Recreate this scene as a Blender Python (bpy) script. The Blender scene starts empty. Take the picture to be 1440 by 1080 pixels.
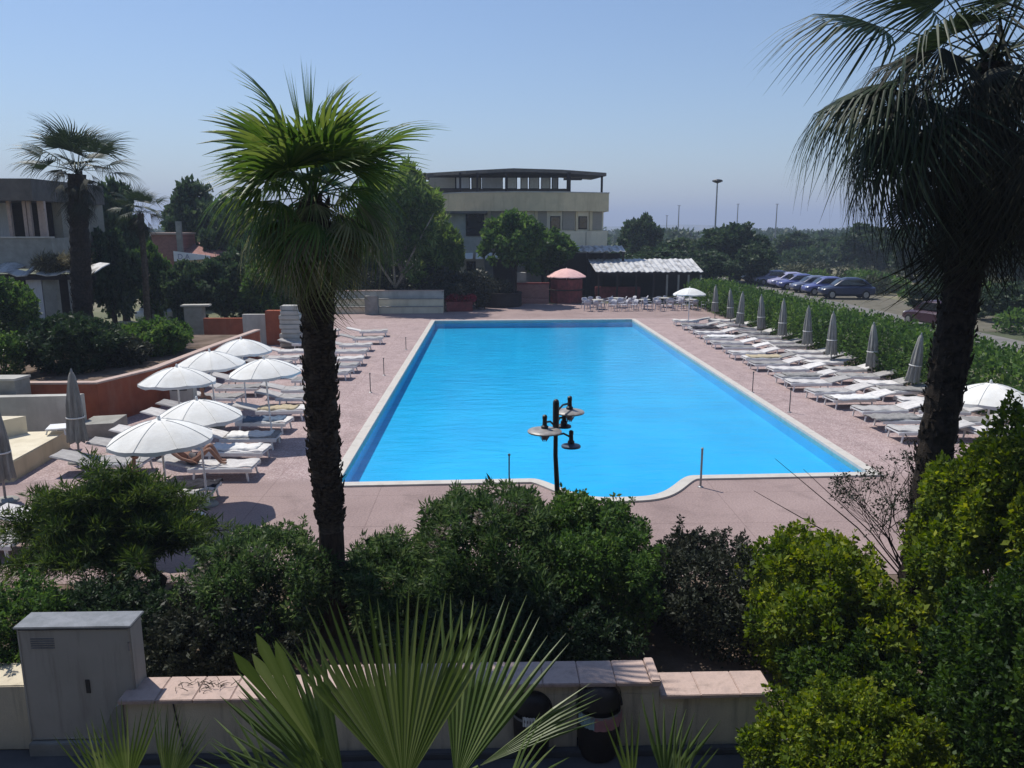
import bpy, bmesh, math, random
import numpy as np
from mathutils import Vector, Matrix, Quaternion
from mathutils.geometry import tessellate_polygon

random.seed(11)
RNG = np.random.default_rng(11)
PI = math.pi
R = math.radians
scene = bpy.context.scene
COL = scene.collection

# ------------------------------------------------------------------ camera
FPX = 1100.0
PITCH, YAW = R(11.31), R(1.56)
CAM = np.array([0, 0, 6.0])
Fv = np.array([math.sin(YAW) * math.cos(PITCH), math.cos(YAW) * math.cos(PITCH), -math.sin(PITCH)])
Rv = np.array([math.cos(YAW), -math.sin(YAW), 0])
Uv = np.cross(Rv, Fv)


def ray(x, y):
    return Fv * FPX + Rv * (x - 720) - Uv * (y - 540)


def G(x, y, h=0.0):            # world point at height h
    d = ray(x, y)
    return Vector(CAM + d * ((h - 6) / d[2]))


def D(x, y, Y):                # world point at distance Y along the pool
    d = ray(x, y)
    return Vector(CAM + d * (Y / d[1]))


cd = bpy.data.cameras.new('camera')
cd.sensor_width = 36
cd.lens = FPX / 1440 * 36
cd.clip_start = 0.05
cd.clip_end = 20000
cam = bpy.data.objects.new('camera', cd)
COL.objects.link(cam)
M3 = Matrix((Rv, Uv, -Fv)).transposed()
cam.matrix_world = Matrix.Translation(Vector(CAM)) @ M3.to_4x4()
scene.camera = cam

# ------------------------------------------------------------------ light
SUN = Vector((-0.36, 0.36, 0.86)).normalized()
w = bpy.data.worlds.new('World')
scene.world = w
w.use_nodes = True
nt = w.node_tree
bg = nt.nodes['Background']
sky = nt.nodes.new('ShaderNodeTexSky')
sky.sky_type = 'NISHITA'
sky.sun_disc = False
sky.sun_elevation = math.asin(SUN.z)
sky.sun_rotation = math.atan2(SUN.x, SUN.y)
sky.altitude = 50
sky.air_density = 1.15
sky.dust_density = 0.3
sky.ozone_density = 6.0
tint = nt.nodes.new('ShaderNodeMixRGB')
tint.blend_type = 'MULTIPLY'
tint.inputs[0].default_value = 1
tint.inputs[2].default_value = (1.06, 1.0, 1.0, 1)
nt.links.new(sky.outputs[0], tint.inputs[1])
nt.links.new(tint.outputs[0], bg.inputs[0])
bg.inputs[1].default_value = 0.088
ld = bpy.data.lights.new('sun', 'SUN')
ld.energy = 3.6
ld.angle = R(0.53)
ld.color = (1, 0.95, 0.87)
lo = bpy.data.objects.new('sun', ld)
COL.objects.link(lo)
lo.rotation_euler = (-SUN).to_track_quat('-Z', 'Y').to_euler()
lo.location = SUN * 60
scene.view_settings.view_transform = 'Standard'
scene.view_settings.look = 'None'
scene.view_settings.gamma = 1
scene.view_settings.exposure = 0.45
scene.cycles.max_bounces = 7
scene.cycles.transparent_max_bounces = 8
scene.cycles.volume_bounces = 0
scene.cycles.use_denoising = True

# ------------------------------------------------------------------ materials
MATS = {}


def nodes(name):
    m = bpy.data.materials.new(name)
    m.use_nodes = True
    t = m.node_tree
    return m, t, t.nodes['Principled BSDF']


def N(t, kind, **kw):
    n = t.nodes.new(kind)
    for k, v in kw.items():
        if k in n.inputs:
            n.inputs[k].default_value = v
        else:
            setattr(n, k, v)
    return n


def mat(name, c1, c2=None, scale=4.0, rough=0.7, bump=0.15, spec=0.3, detail=6, metal=0.0, c3=None, contrast=(0.35, 0.65), stretch=None, bscale=None):
    """noise-mottled surface of two or three close colours with fine bump"""
    if name in MATS:
        return MATS[name]
    m, t, b = nodes(name)
    c2 = c2 or tuple(x * 0.78 for x in c1)
    tc = N(t, 'ShaderNodeTexCoord')
    src = tc.outputs['Object']
    if stretch:
        mp = N(t, 'ShaderNodeMapping')
        mp.inputs['Scale'].default_value = stretch
        t.links.new(src, mp.inputs[0])
        src = mp.outputs[0]
    n1 = N(t, 'ShaderNodeTexNoise', Scale=scale, Detail=float(detail), Roughness=0.6)
    t.links.new(src, n1.inputs['Vector'])
    r = N(t, 'ShaderNodeValToRGB')
    r.color_ramp.elements[0].position = contrast[0]
    r.color_ramp.elements[1].position = contrast[1]
    r.color_ramp.elements[0].color = (*c2, 1)
    r.color_ramp.elements[1].color = (*c1, 1)
    if c3:
        e = r.color_ramp.elements.new((contrast[0] + contrast[1]) / 2)
        e.color = (*c3, 1)
    t.links.new(n1.outputs['Fac'], r.inputs[0])
    t.links.new(r.outputs[0], b.inputs['Base Color'])
    b.inputs['Roughness'].default_value = rough
    b.inputs['Specular IOR Level'].default_value = spec
    b.inputs['Metallic'].default_value = metal
    if bump:
        n2 = N(t, 'ShaderNodeTexNoise', Scale=bscale or scale * 6, Detail=4.0)
        t.links.new(src, n2.inputs['Vector'])
        bp = N(t, 'ShaderNodeBump', Strength=bump, Distance=0.02)
        t.links.new(n2.outputs['Fac'], bp.inputs['Height'])
        t.links.new(bp.outputs[0], b.inputs['Normal'])
    MATS[name] = m
    return m


def leafmat(name, dark, mid, light, trans=0.3, rough=0.55):
    """leaf colour from the per-leaf tint attribute; thin leaves let some light through"""
    m, t, b = nodes(name)
    a = N(t, 'ShaderNodeAttribute', attribute_name='tint')
    r = N(t, 'ShaderNodeValToRGB')
    r.color_ramp.elements[0].color = (*dark, 1)
    r.color_ramp.elements[1].color = (*light, 1)
    e = r.color_ramp.elements.new(0.5)
    e.color = (*mid, 1)
    t.links.new(a.outputs['Fac'], r.inputs[0])
    t.links.new(r.outputs[0], b.inputs['Base Color'])
    b.inputs['Roughness'].default_value = rough
    b.inputs['Specular IOR Level'].default_value = 0.25
    tr = N(t, 'ShaderNodeBsdfTranslucent')
    hs = N(t, 'ShaderNodeHueSaturation', Hue=0.49, Saturation=1.1, Value=1.25)
    t.links.new(r.outputs[0], hs.inputs['Color'])
    t.links.new(hs.outputs[0], tr.inputs[0])
    mx = N(t, 'ShaderNodeMixShader', Fac=trans)
    t.links.new(b.outputs[0], mx.inputs[1])
    t.links.new(tr.outputs[0], mx.inputs[2])
    t.links.new(mx.outputs[0], t.nodes['Material Output'].inputs['Surface'])
    MATS[name] = m
    return m


M = {}
M['hedge'] = leafmat('hedge_leaf', (.024, .056, .015), (.068, .14, .032), (.16, .24, .06), .45)
M['oleander'] = leafmat('oleander_leaf', (.020, .048, .015), (.062, .115, .036), (.17, .225, .09), .45)
M['dark'] = leafmat('dark_leaf', (.010, .024, .010), (.024, .05, .02), (.06, .095, .04), .3)
M['dusty'] = leafmat('dusty_leaf', (.016, .022, .013), (.035, .043, .026), (.10, .10, .07), .2)
M['lime'] = leafmat('lime_leaf', (.03, .065, .008), (.135, .20, .018), (.34, .37, .045), .48)
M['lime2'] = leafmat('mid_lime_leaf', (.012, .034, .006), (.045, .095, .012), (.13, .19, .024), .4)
M['conifer'] = leafmat('conifer_spray', (.014, .034, .009), (.055, .10, .022), (.17, .23, .045), .4)
M['fartree'] = leafmat('far_tree_leaf', (.018, .04, .018), (.045, .082, .035), (.09, .13, .06), .35)
M['scrub'] = leafmat('dry_scrub_leaf', (.03, .04, .02), (.07, .085, .04), (.17, .17, .09), .2)
M['palm'] = leafmat('palm_leaf', (.022, .055, .012), (.065, .125, .024), (.17, .22, .055), .42, .42)
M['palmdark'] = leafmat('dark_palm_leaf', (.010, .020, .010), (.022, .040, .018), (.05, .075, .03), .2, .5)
M['palmold'] = leafmat('fading_palm_leaf', (.05, .06, .022), (.12, .13, .055), (.30, .29, .15), .4, .6)
M['palmdead'] = leafmat('dead_palm_leaf', (.07, .065, .035), (.15, .14, .085), (.40, .37, .25), .35, .7)
M['palmdeaddark'] = leafmat('dark_dead_palm_leaf', (.010, .013, .009), (.022, .025, .015), (.05, .048, .03), .15, .7)
M['fan'] = leafmat('fan_palm_leaf', (.035, .062, .014), (.085, .13, .035), (.21, .26, .10), .3, .38)
M['paleflower'] = leafmat('pale_blossom', (.16, .13, .11), (.34, .29, .26), (.62, .56, .52), .3)
M['flower'] = leafmat('red_flower', (.05, .01, .012), (.20, .015, .03), (.40, .03, .06), .2)
M['feather'] = leafmat('feathery_leaf', (.045, .085, .02), (.115, .19, .04), (.27, .32, .11), .5)

M['bark'] = mat('palm_bark', (.13, .10, .075), (.035, .026, .02), 14, .9, .9, .1, stretch=(1, 1, 2.5))
M['barkpale'] = mat('smooth_palm_bark', (.085, .060, .045), (.035, .025, .020), 9, .9, .6, .1, stretch=(3, 3, .6))
M['barkdark'] = mat('dark_bark', (.05, .040, .032), (.016, .013, .011), 12, .9, .8, .1)
M['wood'] = mat('grey_branch', (.11, .09, .07), (.05, .04, .03), 9, .9, .5, .1)
M['paleBranch'] = mat('pale_branch', (.32, .28, .22), (.16, .14, .11), 9, .9, .5, .1)
M['soil'] = mat('soil', (.20, .15, .12), (.10, .075, .055), 1.5, .95, .8, .05)
M['white'] = mat('white_plastic', (.78, .78, .77), (.68, .68, .68), 5, .45, .05, .4)
M['cushion'] = mat('pale_sling_fabric', (.62, .60, .58), (.46, .44, .43), 7, .8, .4, .15, bscale=60)
_t = M['cushion'].node_tree
_oi = N(_t, 'ShaderNodeObjectInfo')
_mr = N(_t, 'ShaderNodeMapRange')
_mr.inputs['To Min'].default_value = .42
_mr.inputs['To Max'].default_value = 1.2
_t.links.new(_oi.outputs['Random'], _mr.inputs[0])
_mu = N(_t, 'ShaderNodeMixRGB', blend_type='MULTIPLY', Fac=1.0)
_b = _t.nodes['Principled BSDF']
_l = _b.inputs['Base Color'].links[0].from_socket
_t.links.new(_l, _mu.inputs[1])
_t.links.new(_mr.outputs[0], _mu.inputs[2])
_t.links.new(_mu.outputs[0], _b.inputs['Base Color'])
M['canvas'] = mat('white_canvas', (.80, .80, .77), (.70, .69, .65), 2.5, .85, .25, .1, bscale=14)
M['greycanvas'] = mat('grey_folded_canvas', (.34, .33, .30), (.20, .20, .185), 5, .85, .4, .1, stretch=(3, 3, .5))
M['steel'] = mat('grey_metal', (.30, .30, .31), (.22, .22, .23), 8, .45, .05, .5, metal=.6)
M['darkmetal'] = mat('dark_metal', (.022, .022, .025), (.012, .012, .014), 10, .45, .1, .5)
M['render'] = mat('cream_render', (.62, .52, .34), (.53, .45, .30), 1.2, .9, .25, .1, bscale=40)
M['renderlight'] = mat('light_cream_render', (.70, .63, .48), (.62, .56, .43), 1.2, .9, .25, .1, bscale=40)
M['greywall'] = mat('pale_grey_render', (.50, .49, .45), (.40, .39, .36), 1.5, .9, .25, .1, bscale=40)
M['greyconc'] = mat('grey_concrete', (.34, .33, .30), (.24, .235, .21), 2, .9, .35, .1, bscale=30)
M['fgwall'] = mat('beige_wall_render', (.64, .57, .43), (.53, .47, .36), 2.2, .9, .35, .1, bscale=50)
M['coping'] = mat('pink_coping_tile', (.56, .42, .36), (.42, .32, .28), 5, .8, .4, .15)
M['terracotta'] = mat('terracotta_render', (.33, .105, .06), (.24, .075, .045), 2.2, .9, .3, .1, bscale=35)
M['brick'] = None
M['redpaint'] = mat('dull_red_paint', (.24, .06, .06), (.13, .035, .035), 3, .7, .3, .2)
M['pinkcanvas'] = mat('pink_canvas', (.86, .56, .53), (.76, .46, .44), 3, .85, .3, .1)
M['darkwood'] = mat('dark_stained_wood', (.035, .027, .025), (.018, .014, .013), 5, .7, .3, .2, stretch=(1, 1, 6))
M['roofbrown'] = mat('brown_roof', (.16, .14, .125), (.11, .10, .09), 2, .85, .2, .2)
M['glassdark'] = mat('dark_window_glass', (.012, .013, .016), (.02, .02, .025), 2, .08, 0, .6)
M['curtain'] = mat('pale_curtain', (.60, .60, .62), (.45, .45, .48), 6, .8, .2, .1, stretch=(8, 8, .3))
M['shutter'] = mat('grey_shutter', (.32, .29, .24), (.25, .23, .19), 6, .7, .3, .2, stretch=(.5, .5, 14))
M['box'] = mat('white_painted_metal', (.46, .43, .38), (.40, .375, .33), 1.3, .5, .06, .3)
M['boxtop'] = mat('worn_metal_lid', (.20, .21, .23), (.13, .14, .15), 6, .4, .2, .5)
M['binbody'] = mat('dark_brown_plastic', (.028, .020, .016), (.018, .013, .011), 6, .5, .1, .35)
M['teal'] = mat('pale_teal_plastic', (.30, .42, .42), (.22, .33, .34), 5, .5, .3, .3)
M['pinkbag'] = mat('dusty_pink_plastic', (.45, .22, .23), (.34, .16, .17), 5, .5, .3, .3)
M['redtowel'] = mat('red_towel', (.50, .07, .05), (.36, .05, .04), 12, .95, .6, .05)
M['bluetowel'] = mat('blue_grey_towel', (.13, .18, .25), (.08, .11, .16), 9, .95, .6, .05)
M['sandtowel'] = mat('sand_towel', (.52, .44, .30), (.42, .36, .25), 9, .95, .6, .05)
M['greytowel'] = mat('grey_towel', (.33, .32, .31), (.22, .215, .21), 9, .95, .6, .05)
M['chairgrey'] = mat('grey_white_plastic', (.50, .50, .55), (.36, .36, .41), 5, .6, .1, .3)
M['charcoal'] = mat('charcoal_towel', (.045, .045, .055), (.025, .025, .03), 9, .95, .6, .05)
M['skin'] = mat('tanned_skin', (.34, .19, .13), (.28, .15, .10), 9, .55, .1, .3)
M['hair'] = mat('dark_hair', (.015, .012, .010), (.008, .007, .006), 20, .6, .4, .3)
M['clothdark'] = mat('black_cloth', (.02, .02, .024), (.012, .012, .014), 10, .9, .3, .1)
M['clothwhite'] = mat('white_cloth', (.75, .74, .72), (.66, .65, .63), 10, .9, .3, .1)
M['clothgrey'] = mat('grey_cloth', (.16, .15, .15), (.11, .10, .10), 10, .9, .3, .1)
M['tyre'] = mat('tyre_rubber', (.018, .018, .018), (.012, .012, .012), 12, .8, .2, .2)
M['rim'] = mat('wheel_alloy', (.42, .42, .43), (.32, .32, .33), 6, .35, .05, .5, metal=.7)
for nm, c in (('navy', (.022, .032, .075)), ('blue', (.10, .12, .30)), ('lilac', (.34, .34, .52)), ('slate', (.12, .14, .22)), ('maroon', (.045, .016, .026)), ('silver', (.60, .62, .66))):
    M['car_' + nm] = mat(nm + '_car_paint', c, tuple(x * .85 for x in c), 1.5, .28, .02, .55)
M['lens'] = mat('lens_and_sky_pane', (.7, .7, .7), (.55, .55, .55), 6, .15, .05, .5)
M['enamel'] = mat('grey_enamel', (.36, .34, .32), (.20, .19, .18), 9, .4, .2, .5)
M['slateenamel'] = mat('slate_blue_enamel', (.06, .09, .14), (.04, .06, .10), 9, .4, .2, .5)
M['jar'] = mat('pinkish_glass_jar', (.42, .34, .42), (.18, .15, .24), 26, .3, .5, .5)
M['asphalt'] = mat('asphalt', (.20, .19, .18), (.15, .145, .14), .9, .9, .4, .1, bscale=40)
M['verge'] = mat('trodden_dirt', (.17, .155, .125), (.11, .105, .08), 1.2, .95, .4, .05)
M['paving'] = mat('dark_paving', (.10, .10, .105), (.07, .07, .075), 1.8, .85, .3, .2)
M['banner'] = mat('white_banner', (.78, .78, .82), (.70, .70, .74), 3, .8, .1, .1)
M['bannerink'] = mat('faded_blue_ink', (.32, .33, .46), (.26, .27, .40), 8, .8, .1, .1)
M['tile'] = mat('white_coping_tile', (.60, .57, .52), (.47, .44, .40), 2.5, .7, .2, .25)


def slatroof():
    m, t, b = nodes('white_sheet_roof')
    tc = N(t, 'ShaderNodeTexCoord')
    mp = N(t, 'ShaderNodeMapping')
    mp.inputs['Scale'].default_value = (1.3, .35, 1)
    t.links.new(tc.outputs['Object'], mp.inputs[0])
    n = N(t, 'ShaderNodeTexNoise', Scale=1.8, Detail=8.0, Roughness=.7)
    t.links.new(mp.outputs[0], n.inputs['Vector'])
    r = N(t, 'ShaderNodeValToRGB')
    r.color_ramp.elements[0].position = .36
    r.color_ramp.elements[0].color = (.17, .165, .16, 1)
    r.color_ramp.elements[1].position = .52
    r.color_ramp.elements[1].color = (.50, .50, .50, 1)
    t.links.new(n.outputs['Fac'], r.inputs[0])
    t.links.new(r.outputs[0], b.inputs['Base Color'])
    b.inputs['Roughness'].default_value = .6
    return m


M['sheet'] = slatroof()


def brickmat(name, c1, c2, mortar, sc):
    m, t, b = nodes(name)
    tc = N(t, 'ShaderNodeTexCoord')
    mp = N(t, 'ShaderNodeMapping')
    mp.inputs['Rotation'].default_value = (R(90), 0, 0)
    t.links.new(tc.outputs['Object'], mp.inputs[0])
    k = N(t, 'ShaderNodeTexBrick', Scale=sc)
    k.inputs['Color1'].default_value = (*c1, 1)
    k.inputs['Color2'].default_value = (*c2, 1)
    k.inputs['Mortar'].default_value = (*mortar, 1)
    k.inputs['Mortar Size'].default_value = .02
    t.links.new(mp.outputs[0], k.inputs['Vector'])
    t.links.new(k.outputs['Color'], b.inputs['Base Color'])
    b.inputs['Roughness'].default_value = .9
    return m


M['brick'] = brickmat('red_brick', (.22, .085, .07), (.30, .13, .11), (.30, .22, .20), 3.5)


def deckmat():
    """pink deck: smooth slabs with thin joints in front, exposed pebbles along the sides"""
    m, t, b = nodes('pink_pool_deck')
    ge = N(t, 'ShaderNodeNewGeometry')
    pos = ge.outputs['Position']
    big = N(t, 'ShaderNodeTexNoise', Scale=.45, Detail=5.0)
    t.links.new(pos, big.inputs['Vector'])
    r1 = N(t, 'ShaderNodeValToRGB')
    r1.color_ramp.elements[0].position = .3
    r1.color_ramp.elements[0].color = (.285, .212, .200, 1)
    r1.color_ramp.elements[1].position = .7
    r1.color_ramp.elements[1].color = (.36, .272, .256, 1)
    t.links.new(big.outputs['Fac'], r1.inputs[0])
    fine = N(t, 'ShaderNodeTexNoise', Scale=26.0, Detail=3.0)
    t.links.new(pos, fine.inputs['Vector'])
    rf = N(t, 'ShaderNodeMapRange')
    rf.inputs['From Min'].default_value = .3
    rf.inputs['From Max'].default_value = .7
    rf.inputs['To Min'].default_value = .80
    rf.inputs['To Max'].default_value = 1.1
    t.links.new(fine.outputs['Fac'], rf.inputs[0])
    mul = N(t, 'ShaderNodeMixRGB', blend_type='MULTIPLY', Fac=1.0)
    t.links.new(r1.outputs[0], mul.inputs[1])
    t.links.new(rf.outputs[0], mul.inputs[2])
    # pebbled aggregate
    vor = N(t, 'ShaderNodeTexVoronoi', Scale=20.0)
    t.links.new(pos, vor.inputs['Vector'])
    rv = N(t, 'ShaderNodeValToRGB')
    rv.color_ramp.elements[0].position = .05
    rv.color_ramp.elements[0].color = (.54, .44, .42, 1)
    rv.color_ramp.elements[1].position = .62
    rv.color_ramp.elements[1].color = (.34, .252, .244, 1)
    t.links.new(vor.outputs['Distance'], rv.inputs[0])
    n3 = N(t, 'ShaderNodeTexNoise', Scale=1.6, Detail=8.0, Roughness=.7)
    t.links.new(pos, n3.inputs['Vector'])
    r3 = N(t, 'ShaderNodeMapRange')
    r3.inputs['From Min'].default_value = .3
    r3.inputs['From Max'].default_value = .7
    r3.inputs['To Min'].default_value = .78
    r3.inputs['To Max'].default_value = 1.15
    t.links.new(n3.outputs['Fac'], r3.inputs[0])
    mul2 = N(t, 'ShaderNodeMixRGB', blend_type='MULTIPLY', Fac=1.0)
    t.links.new(rv.outputs[0], mul2.inputs[1])
    t.links.new(r3.outputs[0], mul2.inputs[2])
    sep = N(t, 'ShaderNodeSeparateXYZ')
    t.links.new(pos, sep.inputs[0])
    st = N(t, 'ShaderNodeMapRange')
    st.inputs['From Min'].default_value = 18.0
    st.inputs['From Max'].default_value = 18.5
    t.links.new(sep.outputs['Y'], st.inputs[0])
    st2 = N(t, 'ShaderNodeMapRange')
    st2.inputs['From Min'].default_value = 52.6
    st2.inputs['From Max'].default_value = 52.2
    t.links.new(sep.outputs['Y'], st2.inputs[0])
    mm = N(t, 'ShaderNodeMath', operation='MULTIPLY')
    t.links.new(st.outputs[0], mm.inputs[0])
    t.links.new(st2.outputs[0], mm.inputs[1])
    mix = N(t, 'ShaderNodeMixRGB', Fac=0.0)
    t.links.new(mm.outputs[0], mix.inputs[0])
    t.links.new(mul.outputs[0], mix.inputs[1])
    t.links.new(mul2.outputs[0], mix.inputs[2])
    # slab joints
    brk = N(t, 'ShaderNodeTexBrick', Scale=1.0, offset=0.0)
    brk.inputs['Color1'].default_value = (1, 1, 1, 1)
    brk.inputs['Color2'].default_value = (.95, .95, .95, 1)
    brk.inputs['Mortar'].default_value = (.72, .70, .70, 1)
    brk.inputs['Mortar Size'].default_value = .012
    brk.inputs['Brick Width'].default_value = 2.6
    brk.inputs['Row Height'].default_value = 1.9
    t.links.new(pos, brk.inputs['Vector'])
    n4 = N(t, 'ShaderNodeTexNoise', Scale=.8, Detail=9.0, Roughness=.68, Distortion=.6)
    t.links.new(pos, n4.inputs['Vector'])
    r4 = N(t, 'ShaderNodeMapRange')
    r4.inputs['From Min'].default_value = .52
    r4.inputs['From Max'].default_value = .68
    r4.inputs['To Min'].default_value = 1.0
    r4.inputs['To Max'].default_value = .80
    t.links.new(n4.outputs['Fac'], r4.inputs[0])
    mul4 = N(t, 'ShaderNodeMixRGB', blend_type='MULTIPLY', Fac=1.0)
    t.links.new(mix.outputs[0], mul4.inputs[1])
    t.links.new(r4.outputs[0], mul4.inputs[2])
    mix = mul4
    mul3 = N(t, 'ShaderNodeMixRGB', blend_type='MULTIPLY', Fac=.8)
    t.links.new(mix.outputs[0], mul3.inputs[1])
    t.links.new(brk.outputs['Color'], mul3.inputs[2])
    t.links.new(mul3.outputs[0], b.inputs['Base Color'])
    b.inputs['Roughness'].default_value = .85
    b.inputs['Specular IOR Level'].default_value = .15
    bp = N(t, 'ShaderNodeBump', Strength=.4, Distance=.02)
    t.links.new(vor.outputs['Distance'], bp.inputs['Height'])
    bp2 = N(t, 'ShaderNodeMixRGB', Fac=0.0)
    t.links.new(bp.outputs[0], b.inputs['Normal'])
    return m


M['deck'] = deckmat()


def groundmat():
    m, t, b = nodes('dry_ground')
    ge = N(t, 'ShaderNodeNewGeometry')
    n = N(t, 'ShaderNodeTexNoise', Scale=.035, Detail=10.0, Roughness=.65)
    t.links.new(ge.outputs['Position'], n.inputs['Vector'])
    r = N(t, 'ShaderNodeValToRGB')
    r.color_ramp.elements[0].position = .38
    r.color_ramp.elements[0].color = (.05, .065, .03, 1)
    r.color_ramp.elements[1].position = .62
    r.color_ramp.elements[1].color = (.21, .185, .125, 1)
    e = r.color_ramp.elements.new(.5)
    e.color = (.12, .125, .06, 1)
    t.links.new(n.outputs['Fac'], r.inputs[0])
    n2 = N(t, 'ShaderNodeTexNoise', Scale=3.0, Detail=8.0, Roughness=.7)
    t.links.new(ge.outputs['Position'], n2.inputs['Vector'])
    mr = N(t, 'ShaderNodeMapRange')
    mr.inputs['To Min'].default_value = .5
    mr.inputs['To Max'].default_value = 1.5
    t.links.new(n2.outputs['Fac'], mr.inputs[0])
    mu = N(t, 'ShaderNodeMixRGB', blend_type='MULTIPLY', Fac=1.0)
    t.links.new(r.outputs[0], mu.inputs[1])
    t.links.new(mr.outputs[0], mu.inputs[2])
    t.links.new(mu.outputs[0], b.inputs['Base Color'])
    b.inputs['Roughness'].default_value = .95
    return m


M['ground'] = groundmat()


def watermat():
    m, t, b = nodes('pool_water')
    t.nodes.remove(b)
    ge = N(t, 'ShaderNodeNewGeometry')
    mp = N(t, 'ShaderNodeMapping')
    mp.inputs['Scale'].default_value = (.55, 1.5, 1)
    t.links.new(ge.outputs['Position'], mp.inputs[0])
    n = N(t, 'ShaderNodeTexNoise', Scale=1.6, Detail=6.0, Roughness=.62, Distortion=.4)
    t.links.new(mp.outputs[0], n.inputs['Vector'])
    bp = N(t, 'ShaderNodeBump', Strength=.22, Distance=.12)
    t.links.new(n.outputs['Fac'], bp.inputs['Height'])
    fr = N(t, 'ShaderNodeFresnel', IOR=1.33)
    t.links.new(bp.outputs[0], fr.inputs['Normal'])
    gl = N(t, 'ShaderNodeBsdfGlossy', Roughness=.03)
    t.links.new(bp.outputs[0], gl.inputs['Normal'])
    tr = N(t, 'ShaderNodeBsdfTransparent')
    tr.inputs[0].default_value = (.42, .86, .98, 1)
    mx = N(t, 'ShaderNodeMixShader')
    t.links.new(fr.outputs[0], mx.inputs[0])
    t.links.new(tr.outputs[0], mx.inputs[1])
    t.links.new(gl.outputs[0], mx.inputs[2])
    t.links.new(mx.outputs[0], t.nodes['Material Output'].inputs['Surface'])
    return m


M['water'] = watermat()


def basinmat():
    m, t, b = nodes('blue_pool_lining')
    ge = N(t, 'ShaderNodeNewGeometry')
    n = N(t, 'ShaderNodeTexNoise', Scale=.35, Detail=6.0, Roughness=.6)
    t.links.new(ge.outputs['Position'], n.inputs['Vector'])
    r = N(t, 'ShaderNodeValToRGB')
    r.color_ramp.elements[0].position = .3
    r.color_ramp.elements[0].color = (.035, .46, .70, 1)
    r.color_ramp.elements[1].position = .7
    r.color_ramp.elements[1].color = (.055, .57, .80, 1)
    t.links.new(n.outputs['Fac'], r.inputs[0])
    t.links.new(r.outputs[0], b.inputs['Base Color'])
    b.inputs['Roughness'].default_value = .6
    return m


M['basin'] = basinmat()



def weather(key, amount, col, sx=7.0, sz=.7):
    t = M[key].node_tree
    b = t.nodes['Principled BSDF']
    l = b.inputs['Base Color'].links[0].from_socket
    tc = N(t, 'ShaderNodeTexCoord')
    mp = N(t, 'ShaderNodeMapping')
    mp.inputs['Scale'].default_value = (sx, sx, sz)
    t.links.new(tc.outputs['Object'], mp.inputs[0])
    n1 = N(t, 'ShaderNodeTexNoise', Scale=1.0, Detail=7.0, Roughness=.65)
    t.links.new(mp.outputs[0], n1.inputs['Vector'])
    mr = N(t, 'ShaderNodeMapRange')
    mr.inputs['From Min'].default_value = .5
    mr.inputs['From Max'].default_value = .75
    mr.inputs['To Max'].default_value = amount
    t.links.new(n1.outputs['Fac'], mr.inputs[0])
    mx = N(t, 'ShaderNodeMixRGB')
    mx.inputs[2].default_value = (*col, 1)
    t.links.new(mr.outputs[0], mx.inputs[0])
    t.links.new(l, mx.inputs[1])
    t.links.new(mx.outputs[0], b.inputs['Base Color'])


weather('fgwall', .75, (.16, .14, .11))
weather('box', .6, (.20, .17, .14), 9, .9)
weather('coping', .8, (.20, .16, .14), 5, 5)
weather('tile', .7, (.30, .27, .23), 2.5, 2.5)
weather('terracotta', .5, (.36, .20, .14), 3, .6)
weather('render', .45, (.30, .24, .15), 1.6, .25)
weather('renderlight', .45, (.36, .29, .18), 1.6, .25)
weather('greywall', .5, (.24, .23, .21), 1.6, .3)
weather('greycanvas', .5, (.14, .14, .13), 6, 1)
weather('canvas', .35, (.52, .50, .45), 2, 2)

# ------------------------------------------------------------------ scene graph helpers
BASE = {}


def empty(name, loc, label, cat, group=None, rz=0.0):
    o = bpy.data.objects.new(name, None)
    COL.objects.link(o)
    o.location = loc
    o.rotation_euler = (0, 0, rz)
    o.empty_display_size = .2
    o['label'] = label
    o['category'] = cat
    if group:
        o['group'] = group
    BASE[o.name] = Vector(loc)
    return o


def tag(o, label, cat, group=None, kind=None):
    o['label'] = label
    o['category'] = cat
    if group:
        o['group'] = group
    if kind:
        o['kind'] = kind
    return o


def link(name, me, material, parent=None, smooth=False):
    o = bpy.data.objects.new(name, me)
    COL.objects.link(o)
    if material:
        me.materials.append(material)
    if smooth:
        me.shade_smooth()
    if parent:
        o.parent = parent
        BASE[o.name] = BASE[parent.name]
    else:
        BASE[o.name] = Vector((0, 0, 0))
    return o


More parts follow.
